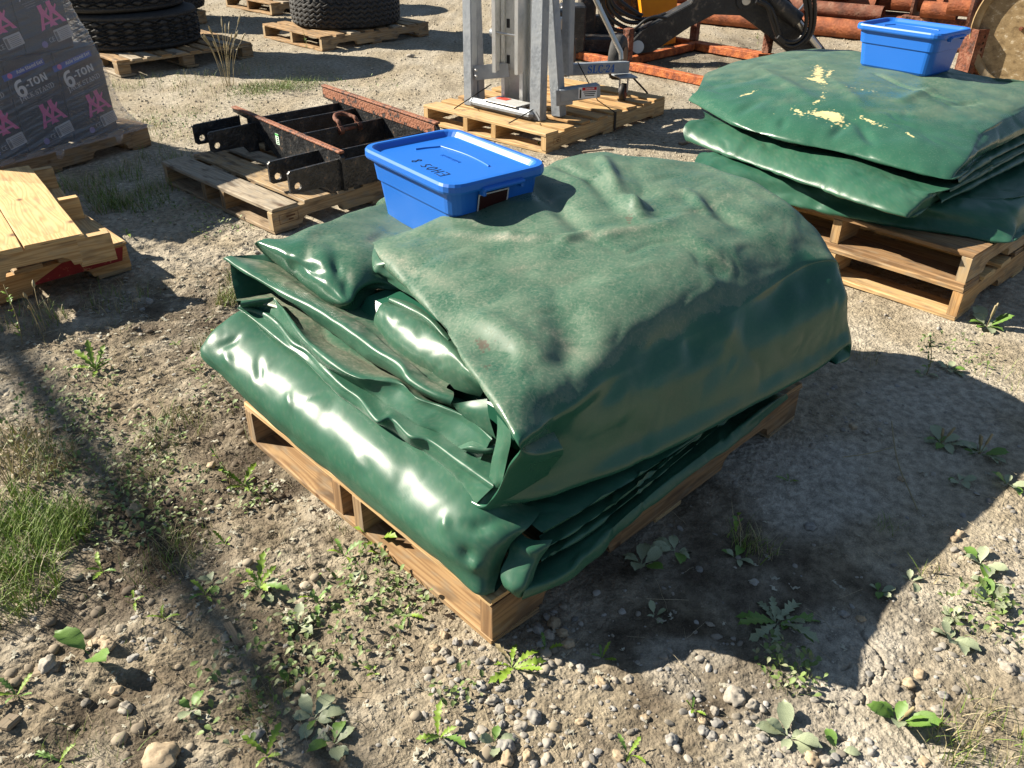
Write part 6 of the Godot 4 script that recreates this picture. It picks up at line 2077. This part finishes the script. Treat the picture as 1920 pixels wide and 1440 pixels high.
func grow():
	rng.seed = 77
	var bright := ["leaf_bright", "leaf_mid", "leaf_bright"]
	var grey := ["leaf_grey", "leaf_grey", "leaf_grey", "leaf_mid"]
	var dl := "bright green weed with toothed leaves rising from the dirt"
	var dg := "toothed green weeds"
	for e in [[487, 1092, .085, 7], [645, 1035, .075, 5], [712, 1010, .095, 6], [178, 690, .11, 8], [385, 1112, .06, 4], [190, 1062, .065, 4], [305, 1158, .06, 4], [825, 1380, .08, 5], [250, 1120, .05, 4], [108, 1418, .06, 3], [500, 1415, .07, 4], [720, 1045, .05, 4], [590, 1120, .06, 4], [1025, 1215, .05, 3], [1130, 1228, .055, 4], [420, 1010, .05, 4], [455, 900, .08, 5], [410, 615, .05, 4], [760, 1150, .05, 4], [1180, 1410, .05, 4], [240, 440, .06, 5], [95, 350, .06, 5], [620, 870, .05, 4], [30, 1300, .07, 5], [1480, 900, .045, 4], [700, 1260, .04, 4], [330, 640, .05, 4], [1300, 1330, .04, 4]]:
		weed("toothed_weed", "%s %s-leaved toothed green weed %s" % ["small" if e[2] < .055 else ("tall" if e[2] > .08 else "bright"), count_word(e[3]), where_px(e[0], e[1])], dg, P(e[0], e[1], 0), e[2], "toothed", bright, e[3], 0.35)
	var pl := "dusty grey-green plantain rosette flat on the dirt"
	var pg := "plantain rosettes"
	for e in [[590, 1345, .065, 7, 0], [628, 1392, .06, 6, 0], [1205, 1055, .075, 7, 0], [1268, 1030, .07, 6, 0], [1480, 1378, .07, 7, 0], [1765, 830, .075, 8, 2], [1838, 848, .085, 9, 3], [1890, 905, .06, 6, 0], [1840, 1055, .06, 6, 0], [1852, 1090, .055, 6, 0], [1785, 1195, .06, 7, 0], [1862, 1122, .06, 6, 0], [1790, 1150, .05, 6, 0], [1380, 1045, .05, 5, 0], [560, 1165, .05, 5, 0], [1650, 1105, .04, 5, 0], [1710, 1085, .04, 4, 0], [490, 1100, .05, 4, 0], [1575, 1400, .05, 5, 0], [400, 1090, .05, 4, 0], [1475, 1160, .05, 6, 0], [930, 1390, .05, 4, 0], [665, 1090, .045, 4, 0], [1230, 1150, .04, 4, 0], [360, 1330, .05, 4, 0], [1800, 900, .05, 5, 0], [170, 1230, .10, 2, 0], [1730, 700, .05, 5, 0], [1780, 690, .06, 6, 0], [545, 1280, .04, 4, 0]]:
		weed("plantain", "%s %s-leaved grey-green plantain %s" % ["small" if e[2] < .052 else ("broad" if e[2] > .068 else "dusty"), count_word(e[3]), where_px(e[0], e[1])], pg, P(e[0], e[1], 0), e[2], "oval", grey if e[2] < 0.1 else ["leaf_mid"], e[3], 0.05, e[4])
	weed("plantain", "plantain with one tall flower spike in sunlit cracked dirt", pg, P(1684, 1352, 0), 0.085, "oval", ["leaf_mid", "leaf_grey", "leaf_bright"], 6, 0.25, 1)
	weed("plantain", "spiked plantain growing against the corner of the double pallet", pg, P(1850, 612, 0), 0.11, "oval", ["leaf_mid", "leaf_grey"], 8, 0.2, 3)
	weed("dandelion", "large dry dandelion rosette in the stack's shadow", "", P(1458, 1165, 0), 0.13, "toothed", ["leaf_grey", "leaf_mid", "leaf_grey"], 11, 0.02)
	weed("dandelion", "withered weed at the near corner of the tarp pallet", "", P(962, 1248, 0), 0.09, "toothed", ["leaf_mid", "leaf_dry", "leaf_bright"], 8, 0.1)
	for e in [[1738, 700, .16, "thin yellow-green weed standing between the two tarp stacks"], [1380, 1010, .09, "thin weed standing in the near stack's shadow"], [575, 92, .16, "leafy weed against the zigzag-tread pallet"], [40, 640, .22, "tall leafy weed beside the paired empty pallets"], [430, 900, .12, "thin leafy weed by the corner of the tarp pallet"], [1470, 95, .16, "pale weed growing under the backhoe boom"], [1010, 275, .08, "small weed at the lift pallet's corner"], [1420, 90, .14, "dry weed inside the rusty skid frame"]]:
		stalk_weed(e[3], P(e[0], e[1], 0), e[2], ["leaf_bright", "leaf_mid"] if e[0] != 1470 else ["leaf_dry", "leaf_grey"])
	# grass: [u, v, radius, blades, height, colour, dry share]
	var st := st_new()
	st.set_smooth_group(-1)
	for i in 4:
		var s0 := i / 4.0
		var s1 := (i + 1) / 4.0
		var f := func(s: float) -> Vector3: return Vector3(0, s - 0.18 * s * s, 0.55 * s * s)
		var w0 := 0.016 * (1.0 - s0 * 0.9)
		var w1 := 0.016 * (1.0 - s1 * 0.97)
		st.set_color(Color.WHITE)
		quad(st, f.call(s0) + Vector3(-w0, 0, 0), f.call(s0) + Vector3(w0, 0, 0), f.call(s1) + Vector3(w1, 0, 0), f.call(s1) + Vector3(-w1, 0, 0))
	var blade := done(st)
	var gx := []
	var gc := []
	var tufts := [[60, 1010, .13, 700, .085, 0.05], [20, 1110, .11, 500, .085, 0.08], [115, 985, .08, 300, .07, 0.1], [10, 960, .09, 260, .09, 0.1], [85, 870, .09, 200, .09, 0.85], [30, 840, .10, 140, .10, 0.9], [330, 800, .10, 160, .06, 0.7], [230, 880, .16, 260, .05, 0.4], [430, 560, .06, 140, .08, 0.35], [445, 520, .05, 90, .07, 0.3], [400, 640, .07, 110, .06, 0.4],
		[210, 390, .10, 190, .11, 0.35], [190, 370, .08, 120, .12, 0.4], [265, 380, .14, 200, .09, 0.3], [310, 350, .15, 160, .08, 0.3], [285, 300, .15, 120, .08, 0.5], [500, 165, .20, 620, .07, 0.05], [560, 160, .16, 360, .06, 0.05], [600, 150, .2, 200, .05, 0.2], [420, 205, .3, 150, .05, 0.3], [350, 260, .25, 200, .06, 0.3], [250, 240, .2, 160, .07, 0.3], [310, 215, .25, 160, .05, 0.35], [380, 170, .3, 200, .06, 0.6], [150, 350, .12, 160, .10, 0.4], [235, 330, .12, 160, .09, 0.35], [460, 180, .15, 130, .05, 0.3], [240, 165, .14, 140, .07, 0.3], [330, 150, .3, 180, .07, 0.6], [470, 130, .25, 130, .09, 0.85], [560, 130, .25, 80, .07, 0.8],
		[1420, 1030, .05, 70, .06, 0.5], [1390, 1010, .04, 50, .07, 0.5], [1480, 1270, .045, 90, .035, 0.3], [1670, 985, .04, 60, .035, 0.3], [1860, 1410, .10, 160, .07, 0.55], [1790, 1400, .05, 60, .07, 0.6], [1850, 1320, .03, 20, .06, 0.6], [1820, 1180, .07, 90, .03, 0.5], [1750, 1075, .03, 20, .07, 0.9], [1860, 700, .12, 70, .05, 0.7], [1620, 670, .06, 40, .06, 0.9], [500, 1300, .06, 80, .04, 0.3], [470, 1330, .05, 60, .04, 0.3], [130, 1430, .09, 150, .04, 0.35], [300, 1050, .09, 160, .05, 0.55], [350, 1010, .07, 120, .05, 0.5], [650, 980, .05, 60, .04, 0.5], [740, 1060, .05, 70, .03, 0.4],
		[330, 300, .1, 60, .08, 0.5], [120, 290, .12, 60, .07, 0.5], [720, 400, .1, 40, .06, 0.4], [455, 705, .1, 60, .05, 0.6], [215, 560, .12, 90, .07, 0.5], [60, 600, .12, 120, .08, 0.6], [160, 510, .08, 60, .06, 0.4], [1300, 560, .1, 30, .05, 0.8], [1560, 110, .25, 60, .07, 0.9], [1275, 85, .3, 110, .07, 0.5], [1330, 130, .3, 60, .06, 0.6], [430, 85, .3, 60, .06, 0.4], [640, 250, .4, 60, .05, 0.8], [820, 130, .5, 50, .05, 0.8]]
	for t in tufts:
		var c := P(t[0], t[1], 0)
		for i in int(t[3]):
			var rr: float = t[2] * sqrt(rng.randf())
			var an := rng.randf() * TAU
			var x := c.x + cos(an) * rr
			var z := c.z + sin(an) * rr
			if covered(x, z): continue
			var h: float = t[4] * rng.randf_range(0.45, 1.15)
			var tip := Basis(Vector3(rng.randf() - 0.5, 0, rng.randf() - 0.5).normalized(), rng.randf_range(-0.45, 0.45))
			gx.append(Transform3D((tip * spin()).scaled_local(Vector3(minf(h, 0.09) * 1.3, h, h)), on_ground(x, z)))
			var k := rng.randf_range(0.75, 1.2)
			var dry: bool = rng.randf() < t[5]
			gc.append(Color(0.34 * k, 0.29 * k, 0.17 * k) if dry else Color(0.15 * k, 0.225 * k, 0.035 * k))
	# loose single blades over the left ground
	for i in 1900:
		var x := rng.randf_range(-1.7, -0.15)
		var z := rng.randf_range(-3.0, -0.76)
		if covered(x, z) or noise_a.get_noise_2d(x * 3.0, z * 3.0) < -0.05: continue
		var h := rng.randf_range(0.02, 0.06)
		var tip := Basis(Vector3(rng.randf() - 0.5, 0, rng.randf() - 0.5).normalized(), rng.randf_range(-0.9, 0.9))
		gx.append(Transform3D((tip * spin()).scaled_local(Vector3(h * 1.3, h, h)), on_ground(x, z)))
		var k := rng.randf_range(0.75, 1.2)
		gc.append(Color(0.30 * k, 0.27 * k, 0.16 * k) if rng.randf() < 0.6 else Color(0.12 * k, 0.17 * k, 0.04 * k))
	multi("grass", blade, M.grass, gx, gc, "green and dry grass tufts on the dirt", "grass")
	# creeping small-leaved weeds
	var lx := []
	var lc := []
	for t in [[130, 740, .16, 160], [210, 850, .2, 330], [300, 940, .16, 200], [100, 800, .16, 140], [230, 960, .12, 120], [700, 1090, .10, 130], [640, 1180, .14, 110], [560, 1220, .14, 80], [480, 1290, .14, 110], [780, 1120, .08, 60], [1800, 660, .14, 90], [1470, 1240, .06, 60], [860, 1300, .05, 40], [420, 740, .12, 80], [410, 680, .10, 60], [50, 520, .12, 60], [470, 930, .06, 50], [500, 1130, .15, 60], [1900, 1160, .1, 60], [330, 225, .2, 130], [480, 172, .25, 260], [560, 165, .2, 160], [250, 385, .15, 120], [340, 400, .2, 110], [420, 430, .14, 90], [300, 250, .25, 120], [680, 160, .3, 80], [1010, 110, .4, 60], [1490, 1270, .06, 50], [1830, 1150, .08, 70]]:
		var c := P(t[0], t[1], 0)
		for i in int(t[3]):
			var rr: float = t[2] * sqrt(rng.randf())
			var an := rng.randf() * TAU
			var x := c.x + cos(an) * rr
			var z := c.z + sin(an) * rr
			if covered(x, z): continue
			var s := rng.randf_range(0.008, 0.018)
			lx.append(Transform3D((spin() * Basis(Vector3.RIGHT, rng.randf_range(-0.6, 0.4))).scaled_local(Vector3.ONE * s * 1.4), on_ground(x, z) + Vector3.UP * rng.randf_range(0.003, 0.03)))
			var k := rng.randf_range(0.7, 1.2)
			lc.append(Color(0.13 * k, 0.19 * k, 0.05 * k) if rng.randf() < 0.7 else Color(0.22 * k, 0.24 * k, 0.13 * k))
	var lm := leaf_mesh("oval", 9)
	multi("creeping_weed", lm, M.grass, lx, lc, "low creeping weeds with small oval leaves", "ground cover")
	# tall seed-headed grass beside the tire pallet and by the left edge
	for e in [[428, 160, .40, 18, "tall seed-headed grass clump beside the mossy tire pallet"], [22, 905, .17, 6, "seed-headed grass bent over the green turf"], [85, 620, .14, 3, "silky seed-headed grass beside the paired empty pallets"]]:
		var g := thing("seed_grass", e[4], "grass clump", on_ground(P(e[0], e[1], 0).x, P(e[0], e[1], 0).z))
		for i in e[3]:
			var h: float = e[2] * rng.randf_range(0.65, 1.05)
			var an := rng.randf() * TAU
			var out := Vector3(cos(an), 0, sin(an)) * h * rng.randf_range(0.10, 0.42)
			var b0 := Vector3(cos(an), 0, sin(an)) * rng.randf() * 0.04
			var pts := [b0, b0 + out * 0.3 + Vector3.UP * h * 0.45, b0 + out * 0.7 + Vector3.UP * h * 0.8, b0 + out * 1.1 + Vector3.UP * h]
			part(g, "stalk", tube(smooth_path(pts, 3), 0.0014, 5), M.leaf_dry)
			var d: Vector3 = (pts[3] - pts[2]).normalized()
			part(g, "seed_head", tube([pts[3], pts[3] + d * h * 0.06, pts[3] + d * h * 0.14, pts[3] + d * h * 0.2], 0.004, 7, true, [0.0015, 0.006, 0.005, 0.001]), M.leaf_dry)
	# larger loose stones, one by one
	var ls := [[770, 105, .045], [902, 1288, .016], [922, 1315, .019], [937, 1330, .018], [958, 1332, .015], [1001, 1343, .022], [975, 1362, .017], [942, 1358, .014], [1090, 1250, .018], [1127, 1275, .020], [948, 1400, .022], [990, 1415, .018], [950, 1422, .020], [1380, 1305, .028], [1410, 1322, .022], [1340, 1330, .015], [1318, 1350, .014], [1345, 1352, .015], [1320, 1368, .014], [1430, 1382, .014], [1335, 1375, .016], [1525, 1420, .018], [1550, 1425, .020], [1260, 1385, .018], [1725, 1260, .016], [1705, 1278, .016], [1770, 1300, .014], [1760, 1330, .016], [1802, 1395, .014], [1582, 1152, .014], [1615, 1158, .014], [1800, 1000, .018], [1790, 1010, .014], [1690, 895, .014], [1625, 808, .016], [1600, 800, .018], [862, 1035, .016], [878, 1045, .018], [895, 1030, .016], [905, 1060, .018], [925, 1062, .015], [870, 1070, .014], [832, 1190, .014], [855, 1205, .015], [815, 1215, .016], [833, 1222, .013], [846, 1238, .014], [820, 1240, .014], [1010, 1180, .018], [1030, 1190, .020], [1055, 1185, .018], [1040, 1165, .020], [1065, 1205, .017], [1015, 1205, .014], [395, 868, .016], [205, 1215, .022], [195, 1200, .018], [175, 1198, .018], [248, 1230, .016], [215, 1290, .018], [235, 1325, .020], [250, 950, .03], [300, 1425, .055], [90, 1250, .03], [480, 1375, .02], [280, 562, .022], [240, 545, .016], [255, 558, .018], [265, 572, .016], [1520, 985, .02], [1890, 1250, .018], [1905, 1210, .016], [1870, 1170, .016], [1735, 1425, .014], [620, 1400, .016], [1090, 1350, .014], [1160, 1415, .015], [1210, 1340, .014], [1180, 1270, .013], [1860, 1360, .013]]
	var sm := []
	for v in 6: sm.append(lump(101 + v * 3, 0.62 + 0.06 * v, 3))
	for s in ls:
		var p := P(s[0], s[1], 0)
		var kd := rng.randi() % 3
		var o := part(self, "stone", sm[rng.randi() % 6], M["stone_%d" % kd], Transform3D((spin()).scaled_local(Vector3(1, rng.randf_range(0.7, 1.0), 1) * s[2] * rng.randf_range(0.62, 0.8)), on_ground(p.x, p.z) + Vector3.UP * s[2] * 0.16))
		tag(o, "%s %s stone %s" % ["small" if s[2] < .0155 else ("medium-sized" if s[2] < .0205 else "big"), ["light grey", "tan", "mid-grey"][kd], where_px(s[0], s[1])], "stone", "loose stones")
	# splinters and sticks
	for e in [[1275, 268, 1440, 225, .018, "split grey board lying beside the lift's pallet"], [60, 1255, 112, 1250, .012, "weathered wood chip by the green turf"], [425, 1165, 450, 1205, .008, "dry bark sliver beside a toothed weed"], [5, 1370, 30, 1340, .014, "weathered stick end poking from the mud"], [1090, 285, 1150, 278, .01, "thin dark splinter between tarp and lift pallet"]]:
		var a := P(e[0], e[1], 0)
		var b := P(e[2], e[3], 0)
		var o2 := thing("wood_splinter", e[5], "wood scrap")
		a.y = gh(a.x, a.z) + e[4] * 0.4
		b.y = gh(b.x, b.z) + e[4] * 0.4
		bar(o2, "splinter", a, b, e[4] * 2.2, e[4], M.pine_grey1, Vector3.UP, e[4] * 0.3)
	var o3 := thing("dead_stem", "long dry stem lying in the near stack's shadow", "stem")
	var ps := L([1672, 790, 1678, 840, 1688, 880, 1705, 920, 1720, 955], 0.012, 0.006)
	part(o3, "stem", tube(smooth_path(ps, 3), 0.0018, 5), M.leaf_dry)
	part(o3, "side_stem", tube(smooth_path(L([1580, 857, 1630, 850, 1675, 838], 0.006, 0.012), 3), 0.0014, 5), M.leaf_dry)

# a cable on two poles, out of the picture, whose shadow crosses the lower left ground
func build_cable():
	var o := thing("overhead_cable", "thick overhead cable on two poles beside the yard", "cable")
	var d := Vector3(0.664, 0, 0.747)
	var m := Vector3(-0.939, 0, -1.59) + Vector3(-0.795, 0.574, -0.198) * (6.5 / 0.574)
	var pts := []
	for i in 13: pts.append(m + d * (i - 6) * 2.5)
	part(o, "cable", tube(pts, 0.050, 12), M.hose)
	for s in [0, 12]:
		var p: Vector3 = pts[s]
		part(o, "pole", tube([Vector3(p.x, -0.05, p.z), Vector3(p.x, 7.4, p.z)], 0.13, 16, true, [0.15, 0.11]), M.pine_grey1)

func build_all():
	build_pallets()
	build_near_tarp()
	build_far_tarp()
	build_totes()
	build_tires()
	build_attachment()
	build_jack_boxes()
	build_left_pallets()
	build_lift()
	build_backhoe()
	build_rusty()
	build_cable()
	scatter_stuff()
	grow()

func _ready():
	# camera
	var cam := Camera3D.new()
	cam.name = "camera"
	add_child(cam)
	cam.position = Vector3(0, CAM_H, 0)
	cam.rotation_degrees.x = -PITCH
	cam.fov = rad_to_deg(2.0 * atan(720.0 / FOCAL))
	cam.near = 0.05
	cam.far = 300.0
	cam.current = true
	# sky and exposure
	var env := Environment.new()
	var sm := ProceduralSkyMaterial.new()
	sm.sky_top_color = Color(0.40, 0.48, 0.585)
	sm.sky_horizon_color = Color(0.64, 0.72, 0.80)
	sm.sky_curve = 0.12
	sm.ground_bottom_color = Color(0.36, 0.32, 0.26)
	sm.ground_horizon_color = Color(0.50, 0.47, 0.42)
	sm.sun_angle_max = 12.0
	sm.energy_multiplier = 0.46
	var sky := Sky.new()
	sky.sky_material = sm
	env.background_mode = Environment.BG_SKY
	env.sky = sky
	env.tonemap_mode = Environment.TONE_MAPPER_LINEAR
	env.tonemap_exposure = 2.6
	env.sdfgi_enabled = true
	env.ssao_enabled = true
	env.ssil_enabled = true
	var we := WorldEnvironment.new()
	we.name = "world_environment"
	we.environment = env
	add_child(we)
	# sun: low on the left, a little behind the stacks
	var sun := DirectionalLight3D.new()
	sun.name = "sun"
	add_child(sun)
	var az := deg_to_rad(14.0)
	var el := deg_to_rad(35.0)
	var dir := Vector3(cos(az) * cos(el), -sin(el), sin(az) * cos(el))
	sun.basis = Basis.looking_at(dir, Vector3.UP)
	sun.light_energy = 1.6
	sun.light_color = Color(1.0, 0.96, 0.89)
	sun.light_angular_distance = 0.5
	sun.shadow_enabled = true
	# noise
	noise_a.seed = 5; noise_a.frequency = 1.0; noise_a.fractal_octaves = 3
	noise_b.seed = 17; noise_b.frequency = 1.0; noise_b.fractal_octaves = 2
	noise_r.seed = 29; noise_r.frequency = 1.0; noise_r.fractal_octaves = 3; noise_r.fractal_type = FastNoiseLite.FRACTAL_RIDGED
	make_materials()
	build_ground()
	build_all()
